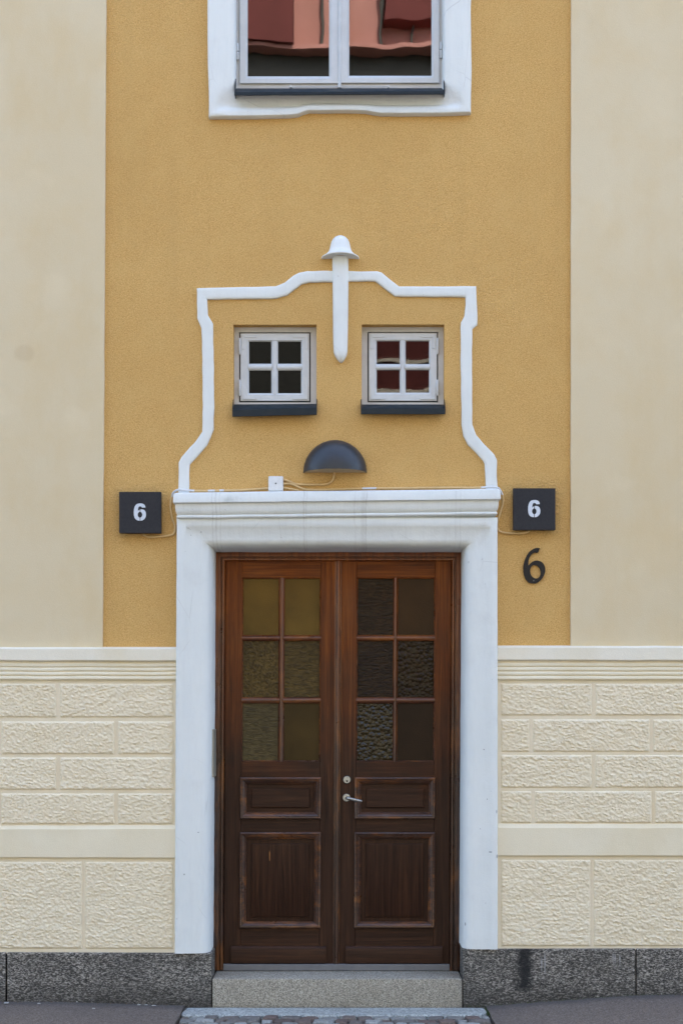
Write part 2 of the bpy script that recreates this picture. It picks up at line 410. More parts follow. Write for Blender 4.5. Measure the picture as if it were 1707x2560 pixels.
M = {
    'stucco': mat_stucco(),
    'beige': mat_plaster('beige_plaster', (0.645, 0.54, 0.355), (0.68, 0.585, 0.405), (0.645, 0.505, 0.29)),
    'band': mat_plaster('cream_band_plaster', (0.78, 0.70, 0.52), (0.80, 0.73, 0.56), (0.75, 0.655, 0.46), 0.0018, False),
    'ledge': mat_plaster('pale_ledge_plaster', (0.78, 0.735, 0.615), (0.77, 0.71, 0.57), (0.73, 0.65, 0.47), 0.0018, False),
    'reed': mat_plaster('cream_reeded_plaster', (0.76, 0.68, 0.50), (0.78, 0.71, 0.55), (0.73, 0.63, 0.43), 0.0018, False),
    'joint': mat_plaster('cream_joint_mortar', (0.78, 0.69, 0.51), (0.80, 0.72, 0.56), (0.74, 0.63, 0.43), 0.0018, False),
    'rough': mat_rough(),
    'white': mat_white(),
    'white_st': mat_white(True),
    'wpaint': mat_paint('white_window_paint', (0.56, 0.575, 0.575), 0.45, 0.22),
    'wframe': mat_paint('old_white_frame_paint', (0.53, 0.515, 0.49), 0.5, 0.3),
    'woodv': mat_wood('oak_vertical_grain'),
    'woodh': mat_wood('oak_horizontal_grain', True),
    'wornv': mat_wood('worn_lit_oak_vertical', False, 0.55, 1.25),
    'wornh': mat_wood('worn_lit_oak_horizontal', True, 0.8, 1.5),
    'granite': mat_granite('dark_grey_granite', (0.012, 0.0112, 0.0102), (0.100, 0.092, 0.078), (0.52, 0.48, 0.42), 0.82, True, 2.4),
    'step': mat_granite('pale_grey_granite', (0.09, 0.081, 0.063), (0.34, 0.305, 0.24), (0.62, 0.57, 0.47), 1.6, False, 1.3),
    'slab': mat_granite('blue_grey_slab', (0.15, 0.165, 0.155), (0.34, 0.36, 0.345), (0.55, 0.58, 0.55), 0.9),
    'asphalt': mat_asphalt('pavement_asphalt', 1.0, True),
    'road': mat_asphalt('road_asphalt', 0.65),
    'cobble': mat_cobble(),
    'dirt': mat_asphalt('joint_dirt', 0.42),
    'sill': mat_metal('blue_black_sill_metal', (0.007, 0.015, 0.021), 0.5, 0.0, 20, 0.3),
    'lamp': mat_metal('graphite_lamp_enamel', (0.022, 0.026, 0.032), 0.40, 0.0, 60),
    'lampin': mat_metal('dusty_lamp_diffuser', (0.42, 0.33, 0.20), 0.6),
    'plaque': mat_metal('slate_grey_sign', (0.026, 0.026, 0.030), 0.6, 0.0, 90, 0.25),
    'digit': mat_metal('pale_sign_digit', (0.62, 0.67, 0.74), 0.5),
    'iron': mat_metal('black_wrought_iron', (0.026, 0.022, 0.018), 0.65, 0.0, 70, 0.2),
    'plastic': mat_metal('white_plastic', (0.68, 0.69, 0.69), 0.4),
    'black': mat_metal('black_rubber_and_gap_shade', (0.006, 0.006, 0.006), 0.6),
    'cable': mat_metal('ochre_painted_cable', (0.66, 0.45, 0.20), 0.6, 0.0, 25),
    'cablew': mat_metal('white_cable', (0.66, 0.68, 0.70), 0.5),
    'steel': mat_metal('satin_steel', (0.36, 0.36, 0.35), 0.36, 0.9, 50),
    'plate': mat_metal('beige_metal_plate', (0.33, 0.31, 0.25), 0.5, 0.2),
    'thresh': mat_paint('weathered_grey_threshold', (0.15, 0.15, 0.155), 0.6, 0.6),
    'unlit_room': mat_plaster('unlit_room_tone', (0.05, 0.047, 0.042), (0.06, 0.055, 0.05), (0.05, 0.045, 0.04), 0.001, False),
    'glass': mat_glass('old_window_glass', 2.3, 0.0007, (0.4, 0.4, 0.4)),
    'glass3': mat_glass('small_window_glass_right', 1.47, 0.0010, (0.35, 0.35, 0.35)),
    'glass2': mat_glass('small_window_glass', 1.46, 0.0016, (0.35, 0.35, 0.35)),
    'moss': mat_metal('green_moss', (0.045, 0.075, 0.018), 0.9),
    'grit': mat_metal('brown_grit', (0.16, 0.115, 0.07), 0.9, 0.0, 200),
    'paper': mat_metal('white_paper', (0.50, 0.48, 0.43), 0.8),
    'salmon': mat_plaster('salmon_plaster', (0.46, 0.225, 0.185), (0.50, 0.25, 0.21), (0.41, 0.195, 0.16), 0.002, False),
    'stone': mat_plaster('grey_bounce_facing', (0.25, 0.26, 0.22), (0.28, 0.29, 0.25), (0.23, 0.24, 0.20), 0.002, False),
    'skyblock': mat_plaster('dark_sky_block_render', (0.115, 0.115, 0.095), (0.13, 0.13, 0.11), (0.10, 0.10, 0.08), 0.002, False),
    'brick': mat_plaster('dark_red_plaster', (0.14, 0.040, 0.035), (0.165, 0.046, 0.040), (0.115, 0.034, 0.030), 0.002, False),
    'frieze': mat_metal('dark_green_grey_frieze', (0.045, 0.046, 0.036), 0.7),
    'roof': mat_metal('dark_roof_sheet', (0.06, 0.055, 0.05), 0.5),
}
PANES = {  # base colours stand in for warm tones seen through and mirrored in obscure glass
    'L0': mat_pane('amber_room_tone_plain_a', (0.150, 0.086, 0.014), 0.42, 'smooth', 0.001),
    'L1': mat_pane('amber_room_tone_plain_b', (0.135, 0.078, 0.013), 0.42, 'smooth', 0.001),
    'L2': mat_pane('amber_room_tone_pebbled', (0.110, 0.070, 0.018), 0.13, 'pebble', 0.010),
    'L3': mat_pane('amber_room_tone_rippled', (0.100, 0.064, 0.016), 0.13, 'wave', 0.009),
    'L4': mat_pane('grey_green_rippled', (0.115, 0.086, 0.034), 0.14, 'wave', 0.006),
    'L5': mat_pane('brown_room_tone_plain', (0.055, 0.032, 0.007), 0.4, 'smooth', 0.001),
    'R0': mat_pane('brown_glass_rippled', (0.034, 0.016, 0.004), 0.13, 'wave', 0.007),
    'R1': mat_pane('brown_room_tone_fine', (0.046, 0.021, 0.0055), 0.35, 'smooth', 0.002),
    'R2': mat_pane('brown_room_tone_rippled_b', (0.032, 0.016, 0.005), 0.13, 'wave', 0.009),
    'R3': mat_pane('brown_glass_hammered', (0.026, 0.015, 0.005), 0.16, 'hammer', 0.009, 0.2),
    'R4': mat_pane('brown_room_tone_hammered_b', (0.030, 0.020, 0.005), 0.12, 'hammer', 0.011, 0.38),
    'R5': mat_pane('dark_brown_room_tone', (0.024, 0.0115, 0.0045), 0.4, 'smooth', 0.001),
}

# ------------------------------------------------------------------ object helpers
WLOC = {}
def link(o, loc, parent):
    col.objects.link(o)
    WLOC[o.name] = Vector(loc)
    if parent is not None:
        o.parent = parent
        o.location = Vector(loc) - WLOC[parent.name]
    else:
        o.location = loc
    return o

def tag(o, label, cat, group=None):
    o['label'] = label
    o['category'] = cat
    if group:
        o['group'] = group
    return o

def empty(name, loc, label=None, cat=None, group=None, parent=None):
    o = bpy.data.objects.new(name, None)
    o.empty_display_size = 0.1
    link(o, loc, parent)
    if label:
        tag(o, label, cat, group)
    return o

class MB:
    """collects faces in metres; build() links them as one mesh object"""
    def __init__(s):
        s.v, s.f, s.mi = [], [], []
    def face(s, pts, mi=0):
        i = len(s.v)
        s.v += [tuple(p) for p in pts]
        s.f.append(tuple(range(i, i + len(pts))))
        s.mi.append(mi)
    def grid(s, rows, mi=0, closed=False):
        """rows: list of equally long point lists"""
        i0 = len(s.v)
        n = len(rows[0])
        for r in rows:
            s.v += [tuple(p) for p in r]
        for a in range(len(rows) - 1):
            for b in range(n if closed else n - 1):
                c = (b + 1) % n
                s.f.append((i0 + a * n + b, i0 + a * n + c, i0 + (a + 1) * n + c, i0 + (a + 1) * n + b))
                s.mi.append(mi)
        return s
    def prism(s, poly, df, db, mi=0):
        """poly: photo points measured at depth df, extruded straight back to depth db"""
        fr = [W(x, y, df) for x, y in poly]
        bk = [Vector((p.x, -db, p.z)) for p in fr]
        n = len(fr); i = len(s.v)
        s.v += [tuple(p) for p in fr + bk]
        s.f.append(tuple(range(i, i + n))); s.mi.append(mi)
        s.f.append(tuple(range(i + 2 * n - 1, i + n - 1, -1))); s.mi.append(mi)
        for k in range(n):
            j = (k + 1) % n
            s.f.append((i + k, i + n + k, i + n + j, i + j)); s.mi.append(mi)
        return s
    def rect(s, x0, y0, x1, y1, df, db, mi=0):
        return s.prism([(x0, y0), (x1, y0), (x1, y1), (x0, y1)], df, db, mi)
    def box(s, a, b, mi=0):
        (x0, y0, z0), (x1, y1, z1) = a, b
        i = len(s.v)
        s.v += [(x, y, z) for z in (z0, z1) for y in (y0, y1) for x in (x0, x1)]
        for q in ((0, 1, 3, 2), (4, 6, 7, 5), (0, 4, 5, 1), (2, 3, 7, 6), (0, 2, 6, 4), (1, 5, 7, 3)):
            s.f.append(tuple(i + k for k in q)); s.mi.append(mi)
        return s
    def build(s, name, mats, parent=None, bevel=0.0, seg=2, smooth=None, kind=None, weld=True):
        if not isinstance(mats, (list, tuple)):
            mats = [mats]
        me = bpy.data.meshes.new(name)
        me.from_pydata(s.v, [], s.f)
        for m in mats:
            me.materials.append(m)
        me.polygons.foreach_set('material_index', s.mi)
        bm = bmesh.new()
        bm.from_mesh(me)
        if weld:
            bmesh.ops.remove_doubles(bm, verts=bm.verts, dist=1e-5)
        bmesh.ops.recalc_face_normals(bm, faces=bm.faces)
        if bevel:
            ed = [e for e in bm.edges if len(e.link_faces) == 2 and e.calc_face_angle(0) > R(28)]
            bmesh.ops.bevel(bm, geom=ed, offset=bevel, segments=seg, profile=0.6, affect='EDGES', clamp_overlap=True)
        xs = [v.co for v in bm.verts]
        lo = Vector((min(c.x for c in xs), min(c.y for c in xs), min(c.z for c in xs)))
        hi = Vector((max(c.x for c in xs), max(c.y for c in xs), max(c.z for c in xs)))
        org = Vector(((lo.x + hi.x) / 2, (lo.y + hi.y) / 2, lo.z))
        for v in bm.verts:
            v.co -= org
        bm.to_mesh(me)
        bm.free()
        if smooth is not None:
            me.polygons.foreach_set('use_smooth', [True] * len(me.polygons))
            me.set_sharp_from_angle(angle=R(smooth))
        o = bpy.data.objects.new(name, me)
        link(o, org, parent)
        if kind:
            o['kind'] = kind
        return o

def catmull(pts, n=6, closed=True):
    out = []
    m = len(pts)
    for i in range(m if closed else m - 1):
        if closed:
            p = [Vector(pts[(i + k - 1) % m]).to_3d() for k in range(4)]
        else:
            p = [Vector(pts[min(max(i + k - 1, 0), m - 1)]).to_3d() for k in range(4)]
        for j in range(n):
            t = j / n
            out.append(0.5 * ((2 * p[1]) + (p[2] - p[0]) * t + (2 * p[0] - 5 * p[1] + 4 * p[2] - p[3]) * t * t + (3 * p[1] - p[0] - 3 * p[2] + p[3]) * t ** 3))
    if not closed:
        out.append(Vector(pts[-1]).to_3d())
    return out

def tube(mb, pts, r, seg=8, mi=0, caps=True):
    rows = []
    for i, p in enumerate(pts):
        a, b = pts[max(i - 1, 0)], pts[min(i + 1, len(pts) - 1)]
        d = (b - a).normalized()
        u = d.cross(Vector((0, 1, 0)))
        if u.length < 1e-3:
            u = d.cross(Vector((1, 0, 0)))
        u.normalize()
        w = d.cross(u).normalized()
        rr = r[i] if isinstance(r, (list, tuple)) else r
        rows.append([p + (u * math.cos(2 * math.pi * k / seg) + w * math.sin(2 * math.pi * k / seg)) * rr for k in range(seg)])
    mb.grid(rows, mi, closed=True)
    if caps:
        mb.face(rows[0][::-1], mi); mb.face(rows[-1], mi)

def mitred(mb, rects, closed=True, mi=0, weights=None):
    """rects: list of (xl, yt, xr, yb, d) photo rectangles, outside to inside; lofted with mitred corners"""
    rows = []
    for xl, yt, xr, yb, d in rects:
        q = [W(xl, yt, d), W(xr, yt, d), W(xr, yb, d), W(xl, yb, d)]
        rows.append(q if closed else [q[3], q[0], q[1], q[2]])
    mb.grid(rows, mi, closed=closed)

def filled(mb, outer, holes, df, db):
    """photo outline with holes, extruded; triangulated"""
    from mathutils.geometry import tessellate_polygon
    loops = [[W(x, y, df) for x, y in l] for l in [outer] + holes]
    flat = [p for l in loops for p in l]
    tri = tessellate_polygon([[Vector((p.x, p.z, 0)) for p in l] for l in loops])
    for t3 in tri:
        mb.face([flat[k] for k in t3])
        mb.face([Vector((flat[k].x, -db, flat[k].z)) for k in reversed(t3)])
    for l in loops:
        for k in range(len(l)):
            a, b = l[k], l[(k + 1) % len(l)]
            mb.face([a, b, Vector((b.x, -db, b.z)), Vector((a.x, -db, a.z))])

def jag(p, amp, sc, seed=0.0):
    return p + amp * noise.noise(Vector((p * sc, seed, 3.3)))

# ================================================================== THE HOUSE
house = empty('townhouse', (0, 0.3, 0), 'ochre and beige plastered townhouse front with brown double door and white trim', 'building')
ZTOP, XW, YB = 11.2, 8.5, 9.5

def lx(y):   # left and right edges of the ochre field, which lean a little
    return 266 - 9 * (y / 1617)
def rx(y):
    return 1427 - 2 * (y / 1617)

# ochre wall with real openings
def wall_open():
    mb = MB()
    kx = CAM_D / FPX
    X = lambda px: (px - 853.5) * kx
    Z = lambda py: CAM_H - (py - 1815) * kx
    holes = [(X(588), X(1108), Z(226), Z(-520)), (X(584), X(791), Z(1022), Z(811.5)), (X(904), X(1110), Z(1022), Z(811)),
             (-0.80, 0.76, -0.05, 2.66)]
    xs = sorted({-3.0, 3.0} | {h[0] for h in holes} | {h[1] for h in holes})
    zs = sorted({-0.05, ZTOP} | {h[2] for h in holes} | {h[3] for h in holes})
    inside = lambda x, z: any(h[0] < x < h[1] and h[2] < z < h[3] for h in holes)
    for i in range(len(xs) - 1):
        for j in range(len(zs) - 1):
            if not inside((xs[i] + xs[i + 1]) / 2, (zs[j] + zs[j + 1]) / 2):
                mb.face([(xs[i], 0, zs[j]), (xs[i + 1], 0, zs[j]), (xs[i + 1], 0, zs[j + 1]), (xs[i], 0, zs[j + 1])])
    for a, b, c, d in holes:
        mb.face([(a, 0, c), (a, 0.35, c), (a, 0.35, d), (a, 0, d)])
        mb.face([(b, 0, c), (b, 0, d), (b, 0.35, d), (b, 0.35, c)])
        mb.face([(a, 0, d), (a, 0.35, d), (b, 0.35, d), (b, 0, d)])
        mb.face([(a, 0, c), (b, 0, c), (b, 0.35, c), (a, 0.35, c)])
    o = mb.build('wall', M['stucco'], house)
    o['label'] = 'ochre stucco field between the beige strips'
    # body of the house: side walls, back, near-black face standing in for the unlit rooms
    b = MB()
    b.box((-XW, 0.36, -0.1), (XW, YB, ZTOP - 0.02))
    b.build('house_body', M['unlit_room'], house)
    r = MB()
    r.box((-XW - 0.3, -0.45, ZTOP), (XW + 0.3, YB + 0.4, ZTOP + 0.18))
    r.build('roof', M['roof'], house, bevel=0.02)
wall_open()

# beige pilaster strips on both sides
for side in (0, 1):
    mb = MB()
    d = 0.018
    if side == 0:
        ed = [(-12, 1626)] + [(0, 1626 - 22 * k) for k in range(76)]
        ed = [(257 + (266 - 257) * (1 - y / 1626) + 1.1 * noise.noise(Vector((0, y * 0.011, 3))), y) for _, y in ed[1:]]
        mb.prism([(-4600, -2400), (lx(-2400), -2400)] + ed[::-1] + [(-4600, 1626)], d, -0.02)
    else:
        ed = [(1425.5 + 1.5 * (1 - y / 1624) + 1.1 * noise.noise(Vector((5, y * 0.011, 3))), y) for y in [1624 - 22 * k for k in range(76)]]
        mb.prism([(rx(-2400), -2400), (6300, -2400), (6300, 1624)] + ed, d, -0.02)
    o = mb.build('pilaster', M['beige'], house, bevel=0.004, seg=2)
    o['label'] = 'smooth beige plaster strip ' + ('left' if side == 0 else 'right') + ' of the ochre field'

# plinth: ledge, reeded band, rough blocks, flat band, large rough blocks
def plinth(side):
    if side == 0:
        xa, xb = -4600, 441
        ys = dict(top=1620, l1=1652, flute=1702, strip=1708, rows=[(1709, 1794), (1803, 1886), (1893, 1975), (1983, 2061)], b0=2064, b1=2071, b2=2145, big=(2154, 2372), end=2381)
        joints = [[146], [291], [146], [291]]
        bigj = [210]
        lo, hi = -900, 434
        per, bper = 292, 420
    else:
        xa, xb = 1243, 6300
        ys = dict(top=1617, l1=1651, flute=1702, strip=1708, rows=[(1709, 1789), (1798, 1880), (1887, 1970), (1977, 2058)], b0=2060, b1=2068, b2=2140, big=(2149, 2366), end=2372)
        joints = [[1483], [1327], [1483], [1332]]
        bigj = [1479]
        lo, hi = 1251, 2600
        per, bper = 300, 410
    mb = MB()
    prof = [(ys['top'] - 3, 0.0), (ys['top'] - 1.5, 0.03), (ys['top'] + 2.5, 0.052), (ys['l1'] - 2, 0.054), (ys['l1'], 0.050), (ys['l1'] + 2.5, 0.034)]
    n = 4                                        # the reeds
    y0, y1 = ys['l1'] + 5, ys['flute'] - 2
    for k in range(n):
        a = y0 + (y1 - y0) * k / n
        b = y0 + (y1 - y0) * (k + 1) / n
        for t_, d_ in ((0.06, 0.034), (0.2, 0.0395), (0.5, 0.043), (0.8, 0.0415), (0.94, 0.037)):
            prof.append((a + (b - a) * t_, d_ + 0.001 * k))
    prof += [(ys['flute'], 0.030), (ys['strip'] - 5, 0.031), (ys['strip'] + 1, 0.026), (ys['strip'] + 4, 0.018)]
    nx = 90 
    rows = []
    xs = [xa + (xb - xa) * i / nx for i in range(nx + 1)]
    for y, d in prof:
        rows.append([W(x, y + 1.3 * noise.noise(Vector((x * 0.012, y * 0.01, side * 7))), d) for x in xs])
    g = MB(); g.grid(rows[:6], 0); g.grid(rows[5:], 1)
    led = g.build('string_course', [M['ledge'], M['reed']], house, smooth=40)
    led['label'] = 'pale ledge with reeded band ' + ('left' if side == 0 else 'right') + ' of the door'
    # wall that carries the blocks
    back = MB()
    back.rect(xa, ys['strip'] - 2, xb, ys['end'] + 3, 0.0295, -0.03)
    pw = back.build('plinth_wall', M['joint'], house)
    pw['label'] = 'cream rusticated plinth ' + ('left' if side == 0 else 'right') + ' of the door'
    # flat band
    nb = 70
    rows = []
    for y, d in ((ys['b0'] - 1, 0.02), (ys['b0'], 0.036), (ys['b1'], 0.043), (ys['b1'] + 2, 0.045), (ys['b2'] - 2, 0.045), (ys['b2'], 0.042), (ys['b2'] + 2, 0.02)):
        rows.append([W(x, y + 1.6 * noise.noise(Vector((x * 0.013, 5.5 + (y > ys['b1'] + 10), side * 3))), d) for x in [xa + (xb - xa) * i / nb for i in range(nb + 1)]])
    g = MB(); g.grid(rows)
    g.build('flat_band', M['band'], pw, smooth=12)
    # rough blocks, each its own piece
    def block(x0, y0, x1, y1, seed):
        step = 2.1 if (x1 > -40 and x0 < 1750) else 6.0
        nx_, ny_ = max(6, int((x1 - x0) / step)), max(6, int((y1 - y0) / step))
        rows = []
        for j in range(ny_ + 1):
            v = j / ny_
            r = []
            for i in range(nx_ + 1):
                u = i / nx_
                edge = min(u * nx_, (1 - u) * nx_, v * ny_, (1 - v) * ny_)
                px, py = x0 + (x1 - x0) * u, y0 + (y1 - y0) * v
                if edge < 0.5:
                    px += 1.3 * noise.noise(Vector((px * 0.11, py * 0.11, seed)))
                    py += 1.6 * noise.noise(Vector((px * 0.11, py * 0.11, seed + 9)))
                q = Vector((px * 0.15 + py * 0.06, py * 0.28 - px * 0.07, seed))
                qq = q * 0.85 + Vector((0.5 * noise.noise(q * 1.3), 0.5 * noise.noise(q * 1.3 + Vector((9, 4, 2))), 0))
                vd = noise.voronoi(qq)[0]
                hgt = 0.75 * min(vd[1] - vd[0], 0.55) + 0.75 * (0.45 - vd[0]) * (0.6 + noise.noise(q * 0.4)) + 0.45 * noise.noise(q * 0.7) + 0.28 * noise.noise(q * 3.1) - 0.1
                hgt += 0.35 * noise.noise(Vector((px * 0.02, py * 0.03, seed)))
                d = 0.0375 + 0.0090 * hgt
                if edge < 0.5:
                    d = 0.0275
                elif edge < 1.5:
                    d = 0.0340 + 0.006 * hgt
                r.append(W(px, py, d))
            rows.append(r)
        b = MB(); b.grid(rows)
        b.build('stone_block', M['rough'], pw, smooth=60, weld=False)
    sd = side * 50
    for (a, b), jx in zip(ys['rows'], joints):
        cuts = set()
        for j0 in jx:
            k = j0
            while k > lo: cuts.add(k); k -= per
            k = j0 + per
            while k < hi: cuts.add(k); k += per
        cs = [lo] + sorted(c for c in cuts if lo < c < hi) + [hi]
        for u, v in zip(cs, cs[1:]):
            sd += 1.7
            block(u + (4 if u != lo else 0), a, v - (4 if v != hi else 0), b, sd)
    a, b = ys['big']
    cuts = set()
    k = bigj[0]
    while k > lo: cuts.add(k); k -= bper
    k = bigj[0] + bper
    while k < hi: cuts.add(k); k += bper
    cs = [lo] + sorted(c for c in cuts if lo < c < hi) + [hi]
    for u, v in zip(cs, cs[1:]):
        sd += 1.7
        block(u + (3.5 if u != lo else 0), a, v - (3.5 if v != hi else 0), b, sd)
plinth(0)
plinth(1)

# granite base, stone by stone
for i, (x0, x1, yt0, yt1) in enumerate(((-1400, -640, 2383, 2383), (-637, 14.5, 2382, 2382), (18.5, 529, 2382, 2383.5), (1157, 1587.5, 2373, 2372.5), (1590.5, 2300, 2372.5, 2371), (2303, 3000, 2371, 2371))):
    mb = MB()
    mb.prism([(x0, yt0), (x1, yt1), (x1, 2560), (x0, 2560)], 0.054, -0.16)
    o = mb.build('granite_block', M['granite'], house, bevel=0.006, seg=2)

# ------------------------------------------------------------------ white door surround
XLT, XRT, XLB, XRB, ZT = -0.735, 0.7015, -0.749, 0.689, 2.619      # clear opening, top and bottom
def surround():
    lev = []
    def L(xl, xr, yt, xlb, xrb, d, dr=None):
        dr = d if dr is None else dr
        a, b = W(xl, yt, dr), W(xr, yt, dr)
        c, e = W(xlb, 2384, dr), W(xrb, 2373.5, dr)
        lev.append((a.x, b.x, a.z, c.x, e.x, d))
    L(442, 1243, 1293, 437, 1243.5, 0.0, 0.064)
    L(442, 1243, 1293, 437, 1243.5, 0.058, 0.064)
    L(443, 1242, 1294, 438, 1242.5, 0.064)
    L(446, 1239, 1297, 441, 1239.5, 0.068)
    L(464, 1225.5, 1317, 458, 1226, 0.069)
    L(468, 1222, 1320, 461, 1222, 0.063)
    L(500, 1192, 1348, 494, 1187, 0.062)
    L(512, 1180, 1356, 506, 1175, 0.056)
    L(521, 1171, 1362.5, 515, 1166, 0.043)
    L(527, 1164.5, 1367, 521, 1159, 0.022)
    lev.append((XLT, XRT, ZT, XLB, XRB, -0.01))
    lev.append((XLT, XRT, ZT, XLB, XRB, -0.22))
    zl, zr = W(0, 2384, 0.065).z, W(0, 2373.5, 0.065).z
    rows = []
    N = 40
    for k, (a, b, zt, c, e, d) in enumerate(lev):
        r = []
        wob = lambda s, q: 0.0016 * noise.noise(Vector((s * 7, q, k * 0.15)))
        for i in range(N + 1):
            f = i / N
            z = zl + (zt - zl) * f
            r.append(Vector((c + (a - c) * f + wob(f * 3, 1), -d, z)))
        for i in range(1, N + 1):
            f = i / N
            r.append(Vector((a + (b - a) * f, -d, zt + wob(f * 2, 5))))
        for i in range(1, N + 1):
            f = i / N
            z = zt + (zr - zt) * f
            r.append(Vector((b + (e - b) * f + wob(f * 3, 9), -d, z)))
        rows.append(r)
    mb = MB(); mb.grid(rows)
    # undersides of the two jambs
    mb.face([rows[k][0] for k in range(len(rows))])
    mb.face([rows[k][-1] for k in range(len(rows))])
    o = mb.build('door_surround', M['white_st'], house, smooth=50)
    o['label'] = 'white plaster surround with rolled inner edge round the door'
    # cornice over it
    prof = [(1231.5, 0.0), (1231.5, 0.085), (1234, 0.108), (1240, 0.112), (1253, 0.114), (1256.5, 0.114), (1258.5, 0.109), (1260, 0.098), (1263, 0.096), (1270, 0.097),
            (1279, 0.093), (1286, 0.086), (1288.5, 0.080), (1290, 0.085), (1292.5, 0.087), (1295, 0.085), (1296.5, 0.074), (1299.5, 0.066), (1303, 0.03)]
    rows = []
    N = 60
    tilt = lambda f: -9.5 * f
    for y, d in prof:
        mitre = (0.114 - d) * 0.62
        r = []
        xa, xb = W(433, 1250, 0.114).x + mitre, W(1251, 1250, 0.114).x - mitre
        for i in range(-1, N + 2):
            f = min(max(i / N, 0), 1)
            x = xa + (xb - xa) * f
            yy = y + tilt(f) + 0.9 * noise.noise(Vector((x * 5, y * 0.02, 1.0)))
            p = W(853.5, yy, d)
            r.append(Vector((x, 0.0 if i in (-1, N + 1) else -d, p.z)))
        rows.append(r)
    c = MB(); c.grid(rows)
    o = c.build('cornice', M['white_st'], house, smooth=38)
    o['label'] = 'white moulded cornice over the door'
surround()

# beige metal guard on the left reveal
mb = MB()
mb.box((-0.744, 0.012, W(0, 1941, -0.1).z), (-0.7335, 0.178, W(0, 1823, -0.1).z))
o = mb.build('hinge_guard', M['plate'], house, bevel=0.002)

# ------------------------------------------------------------------ white curved moulding and finial
def strip(name, pairs, mat, prof, label, n=5, amp=1.3):
    """pairs of (outer, inner) photo points along a band; prof = (t across, depth)"""
    seq = []
    for (o0, i0), (o1, i1) in zip(pairs, pairs[1:]):
        L = math.hypot(o1[0] - o0[0], o1[1] - o0[1])
        k = max(1, int(L / n))
        for j in range(k):
            f = j / k
            seq.append(((o0[0] + (o1[0] - o0[0]) * f, o0[1] + (o1[1] - o0[1]) * f), (i0[0] + (i1[0] - i0[0]) * f, i0[1] + (i1[1] - i0[1]) * f)))
    seq.append(pairs[-1])
    rows = []
    for q, (o_, i_) in enumerate(seq):
        j1 = amp * noise.noise(Vector((o_[0] * 0.03, o_[1] * 0.03, 1.0)))
        j2 = amp * noise.noise(Vector((i_[0] * 0.03, i_[1] * 0.03, 4.0)))
        dx, dy = i_[0] - o_[0], i_[1] - o_[1]
        L = math.hypot(dx, dy) or 1
        dx, dy = dx / L, dy / L
        o2 = (o_[0] + dx * j1, o_[1] + dy * j1)
        i2 = (i_[0] + dx * j2, i_[1] + dy * j2)
        rows.append([(lambda p: Vector((p.x, -d, p.z)))(W(o2[0] + (i2[0] - o2[0]) * t, o2[1] + (i2[1] - o2[1]) * t, 0.025)) for t, d in prof])
    mb = MB(); mb.grid(rows)
    mb.face(rows[0]); mb.face(rows[-1])
    ob = mb.build(name, mat, house, smooth=55)
    ob['label'] = label
    return ob
BAND = [(0, -0.01), (0, 0.0125), (0.03, 0.0158), (0.09, 0.0172), (0.3, 0.0175), (0.62, 0.0172), (0.80, 0.0166), (0.94, 0.0150), (1, 0.0120), (1, -0.01)]
left_pairs = [((836, 676), (836, 703)), ((768, 675.5), (773.6, 703)), ((747, 680), (754, 708)), ((731.5, 688), (735, 722)), ((712, 704.5), (717.5, 735.4)), ((689, 714.3), (691, 744)),
              ((492.4, 719.4), (518, 746.6)), ((492.4, 794), (518.5, 786)), ((503.6, 818), (532, 807)), ((505.5, 880), (533.5, 880)), ((506.5, 1000), (535, 1000)), ((505.7, 1078), (533.8, 1072)),
              ((487, 1105), (516.8, 1113)), ((453.5, 1141), (474, 1160)), ((446.8, 1155), (473, 1170)), ((446, 1233), (472.5, 1233))]
right_pairs = [((866, 676.3), (866, 701.4)), ((942, 677), (937.7, 700.8)), ((953, 680), (945, 705)), ((976, 698), (965, 721)), ((997, 714.5), (987, 739)), ((1190, 714), (1163.6, 740.6)),
               ((1191.5, 760), (1164, 760)), ((1193, 792), (1161, 788)), ((1193, 811), (1152.5, 804)), ((1180.5, 821), (1151.5, 815)), ((1180, 900), (1151.3, 900)), ((1180.4, 1000), (1153, 1000)),
               ((1180.6, 1060), (1154, 1060)), ((1189.7, 1086), (1158, 1088)), ((1200, 1098), (1170, 1110)), ((1235, 1135), (1208, 1150)), ((1242, 1149), (1212, 1158)), ((1243, 1224), (1215.4, 1224))]
strip('relief_moulding', left_pairs, M['white'], BAND, 'white curved plaster moulding left of the finial')
strip('relief_moulding', right_pairs, M['white'], BAND, 'white curved plaster moulding right of the finial')

